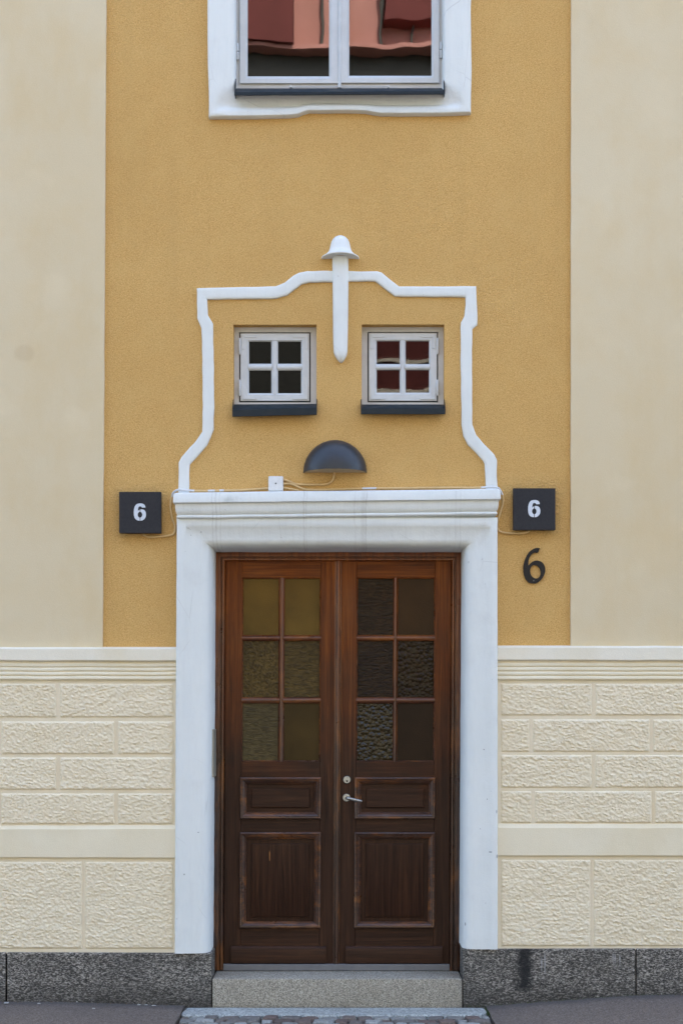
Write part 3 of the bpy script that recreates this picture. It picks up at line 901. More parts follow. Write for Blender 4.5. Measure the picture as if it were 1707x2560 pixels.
def finial():
    # half-round stem with pointed tip
    prs = [(640, 830.3, 870.8), (700, 831, 871.2), (780, 831.8, 870.4), (840, 832.4, 869.4), (876, 833.5, 868.6), (886, 836.5, 866.5), (895, 842, 862), (901, 847, 858), (904.5, 851.4, 853.4)]
    rows = []
    for y, a, b in prs:
        r = []
        for k in range(13):
            th = math.pi * k / 12
            xm, hw = (a + b) / 2, (b - a) / 2
            p = W(xm - hw * math.cos(th), y, 0.03)
            dep = 0.040 * (math.sin(th) ** 0.45) * min(1, 0.25 + hw / 16)
            r.append(Vector((p.x, -dep + 0.004, p.z)))
        rows.append(r)
    mb = MB(); mb.grid(rows); mb.face(rows[-1])
    stem = mb.build('finial_stem', M['white'], house, smooth=60)
    # bell-shaped cap
    bell = [(584.6, 0.5), (585.8, 8), (589, 14), (594, 19), (601, 22.5), (610, 25), (619, 27), (626, 30), (632, 36), (637, 42), (641, 47.5), (643.5, 47.5), (644, 44), (642, 20)]
    rows = []
    for y, hw in bell:
        r = []
        for k in range(21):
            th = math.pi * k / 20
            p = W(850.5 - hw * math.cos(th), y, 0.03)
            r.append(Vector((p.x, -0.0021 * hw * math.sin(th) + 0.003, p.z + (0.006 * math.sin(th) if y > 640 else 0))))
        rows.append(r)
    mb = MB(); mb.grid(rows)
    cap = mb.build('finial_cap', M['white'], house, smooth=50)
finial()

# ------------------------------------------------------------------ upper window
def ring(mb, xl, yt, xr, yb, wl, wt, wr, wb, df, db, dr=None):
    """rectangular frame with given member widths (photo pixels measured at the front)"""
    k = [(xl, yt), (xr, yt), (xr, yb), (xl, yb)]
    i = [(xl + wl, yt + wt), (xr - wr, yt + wt), (xr - wr, yb - wb), (xl + wl, yb - wb)]
    P = lambda q, d: (lambda p: Vector((p.x, -d, p.z)))(W(q[0], q[1], df if dr is None else dr))
    rows = [[P(q, db) for q in k], [P(q, df) for q in k], [P(q, df) for q in i], [P(q, db) for q in i]]
    mb.grid(rows, closed=True)
    mb.grid([rows[3], rows[0]], closed=True)

def upper_window():
    # white plaster surround with a curved lower edge
    pr = []
    yt = -560
    SIDE = [(0, -0.01), (0, 0.028), (0.03, 0.036), (0.1, 0.039), (0.36, 0.040), (0.42, 0.036), (0.7, 0.033), (0.9, 0.028), (0.98, 0.018), (1, 0.0), (1, -0.09)]
    BOT = [(0, -0.01), (0, 0.026), (0.05, 0.038), (0.15, 0.040), (0.26, 0.037), (0.36, 0.026), (0.48, 0.008), (0.7, 0.010), (0.9, 0.024), (1, 0.030), (1, -0.09)]
    pts = [((519, yt), (588, yt), 0), ((519, 60), (588, 60), 0), ((520.5, 170), (588, 170), 0), ((522, 240), (588, 215), 0.15), ((522.5, 293.5), (588, 229), 0.6), ((560, 293), (610, 229), 1), ((640, 293), (680, 229), 1), ((722, 290.5), (730, 229), 1),
           ((744, 288), (748, 229), 1), ((758, 282), (760, 229), 1), ((772, 278), (774, 229), 1), ((843, 278), (843, 229), 1), ((914, 279), (914, 229), 1), ((934, 283), (934, 229), 1), ((952, 286), (950, 229), 1),
           ((1050, 286), (1020, 229), 1), ((1140, 284), (1085, 229), 1), ((1177, 283), (1108, 229), 0.6), ((1177.5, 240), (1108, 215), 0.15), ((1178, 170), (1108, 170), 0), ((1176.5, 60), (1108, 60), 0), ((1176, yt), (1108, yt), 0)]
    rows = []
    for (a, b) in zip(pts, pts[1:]):
        n = max(1, int(math.hypot(b[0][0] - a[0][0], b[0][1] - a[0][1]) / 14))
        for j in range(n):
            f = j / n
            o = (a[0][0] + (b[0][0] - a[0][0]) * f, a[0][1] + (b[0][1] - a[0][1]) * f)
            i = (a[1][0] + (b[1][0] - a[1][0]) * f, a[1][1] + (b[1][1] - a[1][1]) * f)
            w = a[2] + (b[2] - a[2]) * f
            r = []
            for (t0, d0), (t1, d1) in zip(SIDE, BOT):
                t, d = t0 + (t1 - t0) * w, d0 + (d1 - d0) * w
                x, y = o[0] + (i[0] - o[0]) * t, o[1] + (i[1] - o[1]) * t
                s = 1.1 * noise.noise(Vector((o[0] * 0.02, o[1] * 0.02, 2 + t)))
                p = W(x + s, y + s, 0.03)
                r.append(Vector((p.x, -d, p.z)))
            rows.append(r)
    mb = MB(); mb.grid(rows)
    o = mb.build('window_surround', M['white'], house, smooth=50)
    o['label'] = 'white plaster surround of the upper window with curved lower edge'
    # casing
    d = -0.085
    mb = MB()
    ring(mb, 586, -520, 1110, 221, 12, 14, 12, 13, d, d - 0.08)
    win = mb.build('window', M['wframe'], house, bevel=0.002)
    win['label'] = 'upper white two-leaf casement window reflecting a salmon building'
    for k, (x0, x1, g0, g1, gb, yb) in enumerate(((599, 845, 619.5, 822.5, 191, 209), (851, 1098, 873, 1078, 189.5, 208))):
        mb = MB()
        ds = d + 0.012
        mitred(mb, [(x0, -505, x1, yb, d - 0.03), (x0, -505, x1, yb, ds - 0.003), (x0 + 1.5, -503, x1 - 1.5, yb - 1.5, ds), (g0 - 5, -480, g1 + 5, gb + 5, ds), (g0 - 3.5, -478, g1 + 3.5, gb + 3.5, ds - 0.003), (g0, -474, g1, gb, ds - 0.014), (g0, -474, g1, gb, d - 0.03)])
        mb.build('sash', M['wpaint'], win, smooth=30)
        mb = MB()
        mb.rect(g0 - 3, -476, g1 + 3, gb + 3, ds - 0.017, ds - 0.021)
        mb.build('pane', M['glass'], win)
    mb = MB()                                    # meeting post
    rows = []
    for xx, dd in ((844, d - 0.002), (844, d + 0.012), (846, d + 0.019), (848, d + 0.021), (850.5, d + 0.019), (852.5, d + 0.012), (852.5, d - 0.002)):
        rows.append([W(xx, -505, dd), W(xx, 219, dd)])
    mb.grid(rows)
    mb.build('meeting_post', M['wpaint'], win, smooth=40)
    for xx, y0, y1 in ((594.5, 108, 150), (1102, 104, 145)):
        mb = MB()
        q0, q1, qm = W(xx, y0, d + 0.012), W(xx, y1, d + 0.012), W(xx, (y0 + y1) / 2, d + 0.012)
        tube(mb, [q0, q0.lerp(q1, 0.06), q0.lerp(q1, 0.47)], [0.004, 0.0075, 0.0075])
        tube(mb, [q0.lerp(q1, 0.53), q0.lerp(q1, 0.94), q1], [0.0075, 0.0075, 0.004])
        mb.build('hinge', M['wpaint'], win, smooth=50)
    # bar along the foot of the leaves
    mb = MB()
    tube(mb, [W(728, 216.5, d + 0.028), W(970, 216, d + 0.028)], 0.0032)
    for xx in (727, 848, 971):
        q = W(xx, 217, d + 0.022)
        mb.box((q.x - 0.005, q.y - 0.012, q.z - 0.008), (q.x + 0.005, q.y + 0.02, q.z + 0.006))
    mb.build('window_stay', M['wpaint'], win, smooth=40)
    sill_mesh('window_sill', 586, 1112, 221, 229, 237.5, 0.085, d, win, -3)

def sill_mesh(name, x0, x1, ytop, yfront, ybot, df, db, parent, tilt=0.0):
    """folded sheet-metal sill: sloping top, front lip, upstands at both ends"""
    a, b = W(x0, yfront, df), W(x1, yfront + tilt, df)
    zt0, zt1 = W(x0, ytop, db).z, W(x1, ytop + tilt * 0.3, db).z
    lip0, lip1 = W(x0, ybot, df).z, W(x1, ybot + tilt, df).z
    mb = MB()
    rows = []
    N = 14
    for i in range(N + 1):
        f = i / N
        x = a.x + (b.x - a.x) * f
        zf = a.z + (b.z - a.z) * f + 0.001 * noise.noise(Vector((x * 6, 1, 2)))
        zb = zt0 + (zt1 - zt0) * f
        zl = lip0 + (lip1 - lip0) * f + 0.0012 * noise.noise(Vector((x * 7, 5, 2)))
        rows.append([Vector((x, -db, zb)), Vector((x, -df + 0.004, zf)), Vector((x, -df, zf - 0.004)), Vector((x, -df, zl)), Vector((x, -df + 0.004, zl - 0.002)), Vector((x, -df + 0.012, zl + 0.003)), Vector((x, -df + 0.012, zf - 0.012)), Vector((x, -db, zb - 0.012))])
    mb.grid(rows, closed=True)
    mb.face(rows[0]); mb.face(rows[-1])
    for q, zf, zb, s in ((a.x, a.z, zt0, 1), (b.x, b.z, zt1, -1)):
        mb.prism
        p = [Vector((q, -df + 0.001, zf - 0.006)), Vector((q, -df + 0.001, zf + 0.004)), Vector((q, -0.002, max(zb, zf) + 0.016)), Vector((q, -0.002, zf - 0.01))]
        w = Vector((s * 0.004, 0, 0))
        mb.face(p); mb.face([v + w for v in reversed(p)])
        for k in range(4):
            mb.face([p[k], p[(k + 1) % 4], p[(k + 1) % 4] + w, p[k] + w])
    return mb.build(name, M['sill'], parent, smooth=35, weld=False)
upper_window()

# ------------------------------------------------------------------ two small windows
def small_window(ox0, ox1, ytop, sx0, sx1, sy0, sy1, pxs, pys, hinge_left, sill, label):
    d = -0.055
    mb = MB()
    ring(mb, ox0 - 2, ytop - 2, ox1 + 2, 1013, sx0 - ox0 + 1, sy0 - ytop + 1, ox1 - sx1 + 1, 1013 - sy1 - 1, d, d - 0.07)
    win = mb.build('window', M['wframe'], house, bevel=0.002)
    win['label'] = label
    ds = d + 0.008
    mb = MB()
    g = (pxs[0], pys[0], pxs[3], pys[3])
    x0, y0, x1, y1 = sx0 + 2, sy0 + 2, sx1 - 2, sy1 - 2
    mitred(mb, [(x0, y0, x1, y1, d - 0.04), (x0, y0, x1, y1, ds - 0.002), (x0 + 1, y0 + 1, x1 - 1, y1 - 1, ds), (g[0] - 4, g[1] - 4, g[2] + 4, g[3] + 4, ds), (g[0] - 2.5, g[1] - 2.5, g[2] + 2.5, g[3] + 2.5, ds - 0.003), (g[0], g[1], g[2], g[3], ds - 0.010), (g[0], g[1], g[2], g[3], d - 0.04)])
    mb.build('sash', M['wpaint'], win, smooth=30)
    # black ring painted in as the gap's shade behind the rebate between casing and sash
    mb = MB()
    ring(mb, sx0 - 2, sy0 - 2, sx1 + 2, sy1 + 2, 7, 7, 7, 7, d - 0.02, d - 0.03)
    mb.build('rebate_shade', M['black'], win)
    def bar(pts, name='glazing_bar'):
        b = MB()
        b.grid(pts)
        b.build(name, M['wpaint'], win, smooth=45)
    def across(c0, c1, vert, a, b):
        w = c1 - c0
        prof = [(c0 - 0.5, ds - 0.02), (c0, ds - 0.010), (c0 + w * 0.22, ds - 0.002), (c0 + w * 0.5, ds + 0.0005), (c0 + w * 0.78, ds - 0.002), (c1, ds - 0.010), (c1 + 0.5, ds - 0.02)]
        return [[W(c, a, dd), W(c, b, dd)] if vert else [W(a, c, dd), W(b, c, dd)] for c, dd in prof]
    bar(across(pxs[1], pxs[2], True, g[1] - 3, g[3] + 3))
    bar([[Vector((p.x, p.y - 0.0012, p.z)) for p in r] for r in across(pys[1], pys[2], False, g[0] - 3, pxs[1] + 2)])
    bar([[Vector((p.x, p.y - 0.0012, p.z)) for p in r] for r in across(pys[1], pys[2], False, pxs[2] - 2, g[2] + 3)])
    for i in (0, 2):
        for j in (0, 2):
            b = MB()
            b.rect(pxs[i] - 2, pys[j] - 2, pxs[i + 1] + 2, pys[j + 1] + 2, ds - 0.012, ds - 0.016)
            b.build('pane', M['glass2' if hinge_left else 'glass3'], win)
    # corner irons
    for cx, sxn in ((x0 + 4, 1), (x1 - 4, -1)):
        for cy, syn in ((y0 + 4, 1), (y1 - 4, -1)):
            b = MB()
            A, B, T = 38, 36, 6.5
            poly = [(cx, cy), (cx + sxn * (A - 2), cy), (cx + sxn * A, cy + syn * T * 0.5), (cx + sxn * (A - 2), cy + syn * T), (cx + sxn * T, cy + syn * T), (cx + sxn * T, cy + syn * (B - 2)), (cx + sxn * T * 0.5, cy + syn * B), (cx, cy + syn * (B - 2))]
            b.prism(poly, ds + 0.0045, ds - 0.001)
            b.build('corner_iron', M['wpaint'], win, bevel=0.0012)
    hx = sx0 if hinge_left else sx1
    for y0_, y1_ in ((845, 886), (949, 990)):
        b = MB()
        q0, q1 = W(hx, y0_, ds + 0.003), W(hx, y1_, ds + 0.003)
        tube(b, [q0, q0.lerp(q1, 0.08), q0.lerp(q1, 0.92), q1], [0.003, 0.0072, 0.0072, 0.003], 10)
        b.build('hinge', M['wpaint'], win, smooth=50)
    sill_mesh('window_sill', sill[0], sill[1], 1011, sill[2], sill[3], 0.06, d, win, sill[4])
small_window(584, 791, 811.5, 599.3, 775.3, 831.4, 1004.6, (623, 678.4, 695.4, 752.7), (854.3, 909.7, 926.3, 983.2), True, (581, 792, 1023, 1041, -5), 'small white four-pane window left of the finial with dark panes')
small_window(904, 1110, 811, 919.6, 1093.6, 830.6, 1004.6, (941.4, 998.7, 1013.7, 1071.8), (853, 910.5, 925.5, 981.7), False, (902, 1113, 1020, 1034.5, 0), 'small white four-pane window right of the finial with dark red panes')

# ------------------------------------------------------------------ double door
SK = lambda x, y: x - 5.3 * (y - 1381) / 1043.0          # the door leans very slightly
def door():
    # frame: outer band, groove, bead
    def lev(i0, yt, d, dl=0):
        xl, xr = 540 + i0, 1152 - i0
        a = [(SK(xl, 2426), 2426), (xl, yt), (xr, yt), (SK(xr, 2426), 2426)]
        return [W(x, y, d) for x, y in a]
    mb = MB()
    prof = [(-3, 1378, -0.30), (-3, 1378, -0.185), (0.5, 1381.5, -0.180), (2, 1383, -0.179), (11, 1391, -0.179), (12.5, 1392, -0.183), (13.2, 1392.5, -0.196), (14.8, 1394, -0.196), (15.5, 1394.8, -0.187), (17.5, 1396.5, -0.183), (20.5, 1399.5, -0.184), (23, 1402, -0.192), (24, 1403, -0.205), (24, 1403, -0.30)]
    rows = []
    for i0, yt, d in prof:
        q = lev(i0, yt, d)
        r = []
        for a, b, n in ((q[0], q[1], 12), (q[1], q[2], 10), (q[2], q[3], 12)):
            for k in range(n):
                r.append(a.lerp(b, k / n))
        r.append(q[3])
        rows.append(r)
    mb.grid(rows)
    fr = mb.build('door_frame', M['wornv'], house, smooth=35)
    fr['label'] = 'brown oak door frame with bead moulding'
    mb = MB()
    mb.rect(SK(563, 2415), 2411, SK(1129, 2415), 2427, -0.185, -0.3)
    mb.build('threshold', M['thresh'], house, bevel=0.004)

    def leaf(x0, x1, si0, si1, px, left):
        D = -0.212                                # face of the stiles
        q = lambda x0_, y0_, x1_, y1_: [(SK(x0_, y0_), y0_), (SK(x1_, y0_), y0_), (SK(x1_, y1_), y1_), (SK(x0_, y1_), y1_)]
        mb = MB()
        mb.prism(q(x0, 1400, si0, 2409), D, D - 0.05, 0)
        mb.prism(q(si1, 1400, x1, 2409), D, D - 0.05, 0)
        for ya, yb in ((1400, 1444), (1904, 1944), (2046, 2081), (2320, 2409)):
            mb.prism(q(si0 + 0.4, ya, si1 - 0.4, yb), D - 0.0015, D - 0.049, 1)
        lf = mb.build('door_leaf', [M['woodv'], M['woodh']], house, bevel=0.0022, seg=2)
        lf['label'] = ('left' if left else 'right') + ' leaf of the brown oak double door' + ('' if left else ' with steel lever')
        # glazing bars with rounded faces
        ys = (1446, 1588, 1602, 1743.5, 1758, 1901.5)
        dg = D - 0.020
        def strip_bar(c0, c1, vert, a, b, mat, lift=0.0):
            w = c1 - c0
            pf = [(c0 - 1, dg - 0.004), (c0 - 0.5, dg + 0.004), (c0 + w * 0.2, D - 0.006), (c0 + w * 0.42, D - 0.002), (c0 + w * 0.62, D - 0.002), (c0 + w * 0.85, D - 0.008), (c1 + 0.5, dg + 0.004), (c1 + 1, dg - 0.004)]
            rows = []
            for c, dd in pf:
                dd += lift
                rows.append([W(SK(c, a), a, dd), W(SK(c, b), b, dd)] if vert else [W(SK(a, c), c, dd), W(SK(b, c), c, dd)])
            m2 = MB(); m2.grid(rows)
            m2.build('glazing_bar', mat, lf, smooth=40)
        strip_bar(px[1], px[2], True, 1442, 1905, M['wornv'])
        for ya, yb in ((1588, 1602), (1743.5, 1758)):
            strip_bar(ya, yb, False, si0 - 1, px[1] + 3, M['wornh'], 0.0016)
            strip_bar(ya, yb, False, px[2] - 3, si1 + 1, M['wornh'], 0.0016)
        # beads round the glass
        m2 = MB()
        bead = lambda i, d_: [W(SK(x, y), y, d_) for x, y in ((si0 + i, 1444 + i), (si1 - i, 1444 + i), (si1 - i, 1904 - i), (si0 + i, 1904 - i))]
        m2.grid([bead(-1, D - 0.006), bead(0.5, D - 0.003), bead(2.5, D - 0.008), bead(3.2, dg)], closed=True)
        m2.build('glass_bead', M['wornh'], lf, smooth=40)
        names = 'L' if left else 'R'
        k = 0
        for r in range(3):
            for c in (0, 2):
                m2 = MB()
                m2.prism(q(px[c] - 1.5, ys[2 * r] - 1.5, px[c + 1] + 1.5, ys[2 * r + 1] + 1.5), dg, dg - 0.004)
                m2.build('pane', PANES[names + str(k)], lf)
                k += 1
        # panels with heavy bolection mouldings
        for ya, yb, horiz in ((1943, 2047.5, True), (2080.5, 2321, False)):
            xa, xb = si0 - 3, si1 + 3
            rect = lambda i, d_: [W(SK(x, y), y, d_) for x, y in ((xa + i, ya + i), (xb - i, ya + i), (xb - i, yb - i), (xa + i, yb - i))]
            m2 = MB()
            m2.grid([rect(0, D - 0.004), rect(0, D + 0.012), rect(1, D + 0.018), rect(3, D + 0.021), rect(5.5, D + 0.019), rect(7, D + 0.012), rect(8, D + 0.011), rect(12, D + 0.001), rect(15.5, D - 0.008), rect(17, D - 0.012), rect(17.5, D - 0.024)], closed=True)
            m2.build('panel_moulding', M['wornh'], lf, smooth=32)
            m2 = MB()
            m2.grid([rect(14, D - 0.0235), rect(26, D - 0.0225), rect(28.5, D - 0.0215), rect(29.2, D - 0.0135), rect(30.5, D - 0.012)], closed=True)
            f = rect(30.5, D - 0.012)
            m2.face(f)
            m2.build('panel', M['woodh'] if horiz else M['woodv'], lf, smooth=25)
        # weather board
        m2 = MB()
        a, b = (583, 820) if left else (869, 1110)
        rows = []
        for y, d_ in ((2364, D - 0.005), (2366, D + 0.010), (2369, D + 0.016), (2374, D + 0.0195), (2400, D + 0.0195), (2407.5, D + 0.019), (2408.5, D + 0.017), (2408.5, D - 0.005)):
            rows.append([W(SK(a, y), y, d_), W(SK(b, y), y, d_)])
        m2.grid(rows)
        m2.face([r[0] for r in rows]); m2.face([r[1] for r in rows])
        m2.build('weather_board', M['woodh'], lf, smooth=30)
        return lf
    L = leaf(565, 838.5, 606, 803, (609, 698, 712, 801), True)
    Rl = leaf(854.5, 1127, 892, 1088, (894.5, 984, 995, 1086), False)
    # astragal on the meeting edge
    D = -0.212
    rows = []
    for x, d_ in ((836.5, D - 0.003), (836.5, D + 0.006), (838, D + 0.010), (840.5, D + 0.010), (841.2, D + 0.006), (842.2, D + 0.006), (843, D + 0.014), (845.5, D + 0.018), (849, D + 0.018), (851.2, D + 0.013), (852, D + 0.005), (853.5, D + 0.005), (854.3, D - 0.001), (854.3, D - 0.02)):
        rows.append([W(SK(x, y), y, d_) for y in [1402 + (2409 - 1402) * k / 10 for k in range(11)]])
    mb = MB(); mb.grid(rows)
    mb.build('astragal', M['wornv'], L, smooth=35)
    # bright scratch on the lower left panel
    mb = MB()
    mb.prism([(674.0, 2126), (675.2, 2132), (675.0, 2150), (674.0, 2154), (673.2, 2146), (673.2, 2132)], D - 0.0112, D - 0.013)
    mb.build('scratch', mat_metal('bare_oak', (0.34, 0.14, 0.03), 0.7), L)
    # lock cylinder
    c = W(SK(870, 1949), 1949, D)
    def disc(mb, c, r, y0, y1, seg=24, mi=0, rim=0.0015):
        rows = []
        for rr, yy in ((r, y0), (r, y1 + rim), (r - rim, y1), (0.0001, y1)):
            rows.append([Vector((c.x + rr * math.cos(2 * math.pi * k / seg), yy, c.z + rr * math.sin(2 * math.pi * k / seg))) for k in range(seg)])
        mb.grid(rows, mi, closed=True)
    mb = MB()
    disc(mb, c, 0.0255, c.y + 0.001, c.y - 0.004, mi=1)
    disc(mb, c, 0.0215, c.y - 0.003, c.y - 0.012, mi=0)
    disc(mb, c + Vector((0, 0, -0.008)), 0.006, c.y - 0.01, c.y - 0.0135, 14, 1)
    mb.build('lock_cylinder', [M['steel'], M['iron']], Rl, smooth=35)
    c = W(SK(869.2, 1994), 1994, D)
    mb = MB()
    disc(mb, c, 0.0225, c.y + 0.001, c.y - 0.008)
    mb.build('handle_rosette', M['steel'], Rl, smooth=35)
    mb = MB()
    e = W(905, 2003.5, D + 0.055)
    s = c + Vector((0.003, -0.055, 0.0))
    e.y = s.y - 0.002
    tube(mb, [c + Vector((0.002, 0.0, 0)), c + Vector((0.002, -0.042, 0)), s + Vector((0.004, 0.004, -0.001)), s.lerp(e, 0.18), s.lerp(e, 0.6), s.lerp(e, 0.94), e], [0.0085, 0.0085, 0.0092, 0.0088, 0.0085, 0.008, 0.0035], 12)
    mb.build('lever_handle', M['steel'], Rl, smooth=50)
door()

# ================================================================== THINGS ON THE WALL
# half-dome lamp
def lamp():
    c = W(837.5, 1182.6, 0.0)
    lp = empty('wall_lamp', (c.x, 0, c.z), 'dark graphite half-dome wall lamp above the door', 'wall lamp')
    rx_, rz_, ry_ = 0.1825, 0.186, 0.140
    mb = MB()
    rows = []
    n1, n2 = 18, 36
    for i in range(n1 + 1):
        ph = (math.pi / 2) * i / n1
        rows.append([Vector((c.x - rx_ * math.cos(ph) * math.cos(math.pi * k / n2), -0.0035 - ry_ * math.cos(ph) ** 0.9 * math.sin(math.pi * k / n2), c.z + rz_ * math.sin(ph))) for k in range(n2 + 1)])
    mb.grid(rows)
    inn = [[Vector((c.x + (p.x - c.x) * 0.965, p.y * 0.965, c.z + (p.z - c.z) * 0.965)) for p in r] for r in rows]
    mb.grid([rows[0], inn[0]])
    mb.grid(inn[:8])
    mb.build('lamp_shade', M['lamp'], lp, smooth=45)
    mb = MB()
    base = [Vector((c.x - rx_ * 0.966 * math.cos(math.pi * k / n2), -0.0035 - ry_ * 0.962 * math.sin(math.pi * k / n2), c.z + 0.0015)) for k in range(n2 + 1)]
    top = [p + Vector((0, 0, 0.006)) for p in base]
    mb.face(base); mb.face(top[::-1]); mb.grid([base, top], closed=True)
    mb.build('diffuser', M['lampin'], lp)
    mb = MB()
    rows = [[Vector((c.x - s * rx_ * 0.9 * math.cos(math.pi * k / 24), yy, c.z + 0.012 + s * rz_ * 0.85 * math.sin(math.pi * k / 24))) for k in range(25)] for s, yy in ((1, 0.001), (1, -0.003))]
    mb.grid(rows); mb.face(rows[1])
    mb.build('back_plate', M['lamp'], lp)
lamp()

# digits
DIG = [(668, 515), (652, 466), (610, 437), (548, 430), (490, 445), (452, 487), (433, 550), (428, 620), (433, 690), (452, 745), (492, 781), (553, 792), (610, 783), (655, 745), (677, 690), (675, 630), (657, 585), (622, 560), (578, 555), (540, 566), (515, 590), (514, 558), (521, 522), (535, 499), (555, 491), (580, 498), (598, 520)]
def sharp_smooth(pts, corners, n=4):
    """Catmull-Rom through pts, kept sharp at the listed indices"""
    m = len(pts)
    cs = sorted(corners)
    out = []
    for a, b in zip(cs, cs[1:] + [cs[0] + m]):
        seg = [pts[k % m] for k in range(a, b + 1)]
        out += [(p.x, p.y) for p in catmull(seg, n, closed=False)][:-1]
    return out
def sign(x0, y0, x1, y1, label):
    c = W((x0 + x1) / 2, y1, 0.035)
    s = empty('house_number_sign', (c.x, 0, c.z), label, 'number sign', 'square number signs flanking the door')
    mb = MB()
    mb.rect(x0, y0, x1, y1, 0.050, 0.018)
    mb.build('sign_plate', M['plaque'], s, bevel=0.0015)
    mb = MB()
    mb.rect(x0 + 6, y0 + 6, x1 - 6, y1 - 6, 0.0178, -0.004)
    mb.build('back_box', M['plaque'], s)
    cx, cy = (x0 + x1) / 2, (y0 + y1) / 2
    f = lambda p: (cx - 0.5 + (p[0] - 553) / 8.2, cy - 1 + (p[1] - 611) / 8.4)
    outer = [f(p) for p in sharp_smooth(DIG, [0, 20, 26])]
    hole = [f((555 + 46 * math.cos(2 * math.pi * k / 24), 668 + 62 * math.sin(2 * math.pi * k / 24))) for k in range(24)]
    mb = MB()
    filled(mb, outer, [hole], 0.0515, 0.0495)
    mb.build('numeral', M['digit'], s)
    for ya, yb in ((556, 612), (724, 793)):
        mb = MB()
        p0, p1 = f((552, ya)), f((564, yb))
        mb.rect(p0[0], p0[1], p1[0], p1[1], 0.0522, 0.0502)
        mb.build('stencil_bridge', M['plaque'], s)
sign(298.5, 1229.5, 403, 1332.5, 'dark square sign with pale stencilled 6 left of the door cornice')
sign(1282.5, 1220.5, 1387.5, 1324.5, 'dark square sign with pale stencilled 6 right of the cornice, above the iron 6')

# wrought iron 6
IRON = [(668, 1432), (590, 1426), (520, 1450), (450, 1500), (390, 1580), (345, 1680), (318, 1790), (315, 1880), (325, 1970), (355, 2060), (400, 2125), (460, 2163), (545, 2172), (620, 2150), (690, 2095), (740, 2020), (770, 1930), (772, 1850), (745, 1770), (690, 1715), (610, 1690), (540, 1700), (475, 1740), (420, 1797), (422, 1700), (447, 1620), (490, 1560), (545, 1524), (575, 1520), (607, 1532), (632, 1508), (645, 1470)]
g = lambda p: (1270 + p[0] / 8.4, 1200 + p[1] / 8.4)
mb = MB()
hole = [g((568 + 112 * math.cos(2 * math.pi * k / 28) + 14 * math.sin(2 * math.pi * k / 28), 1925 + 142 * math.sin(2 * math.pi * k / 28))) for k in range(28)]
filled(mb, [g(p) for p in sharp_smooth(IRON, [0, 23, 29])], [hole], 0.012, 0.0005)
o = mb.build('house_number', M['iron'], None, bevel=0.0012, seg=1)
tag(o, 'black iron numeral 6 fixed on the ochre wall right of the door', 'house number')
mb = MB()
disc_c = W(1270 + 530 / 8.4, 1200 + 2115 / 8.4, 0.012)
rows = [[Vector((disc_c.x + rr * math.cos(2 * math.pi * k / 10), yy, disc_c.z + rr * math.sin(2 * math.pi * k / 10))) for k in range(10)] for rr, yy in ((0.003, -0.0115), (0.0028, -0.0135), (0.0005, -0.0142))]
mb.grid(rows, closed=True)
mb.build('screw', M['steel'], o, smooth=50)

# junction box
mb = MB()
mb.rect(671, 1190, 708, 1227, 0.032, 0.0)
o = mb.build('junction_box', M['plastic'], None, bevel=0.007, seg=3, smooth=40)
tag(o, 'small white square cable junction box standing on the cornice', 'junction box')
mb = MB()
p = W(689.5, 1208.5, 0.032)
rows = [[Vector((p.x + rr * math.cos(2 * math.pi * k / 12), yy, p.z + rr * math.sin(2 * math.pi * k / 12))) for k in range(12)] for rr, yy in ((0.0045, -0.0315), (0.004, -0.0335), (0.0003, -0.0338))]
mb.grid(rows, closed=True)
mb.build('screw_cap', M['black'], o)

# cables
def cable(pts, label, r=0.0052, whites=()):
    ctrl = [W(*p) for p in pts]
    cur = catmull([tuple(v) for v in ctrl], 10, closed=False)
    mb = MB()
    tube(mb, cur, r, 8)
    n = len(cur)
    o = mb.build('cable', [M['cable'], M['cablew']], None, smooth=60)
    if whites:
        for pg in o.data.polygons:
            c = pg.center + Vector(o.location)
            for x0, x1, z0 in whites:
                if W(x0, 0, 0.06).x < c.x < W(x1, 0, 0.06).x and c.z > z0:
                    pg.material_index = 1
    tag(o, label, 'cable', 'painted cables on the wall')
zc = W(0, 1262, 0.05).z
cable([(671, 1220, 0.012), (650, 1222, 0.010), (612, 1224.5, 0.008), (560, 1226, 0.010), (505, 1227, 0.030), (472, 1226, 0.040), (452, 1224, 0.040), (441, 1226, 0.032), (433, 1233, 0.02), (428.5, 1246, 0.012), (426.5, 1268, 0.008), (431, 1297, 0.008), (437, 1312, 0.008), (438, 1324, 0.008), (433, 1335.5, 0.008), (420, 1339.5, 0.008), (395, 1342, 0.009), (372, 1342.5, 0.011), (362, 1338, 0.012), (357, 1329, 0.012)],
      'thin cable from the junction box round the left cornice end to the left sign', 0.0060, ((520, 537, zc), (545, 558, zc), (440, 486, zc), (428, 442, W(0, 1243, 0.03).z)))
cable([(707, 1198, 0.012), (722, 1203, 0.012), (738, 1209.5, 0.011), (760, 1211.5, 0.010), (790, 1211.5, 0.009), (812, 1211, 0.009), (826, 1206, 0.010), (833, 1196, 0.012), (835.5, 1183, 0.014), (836, 1176, 0.016)],
      'ochre cable curving from the junction box up into the half-dome lamp', 0.0056)
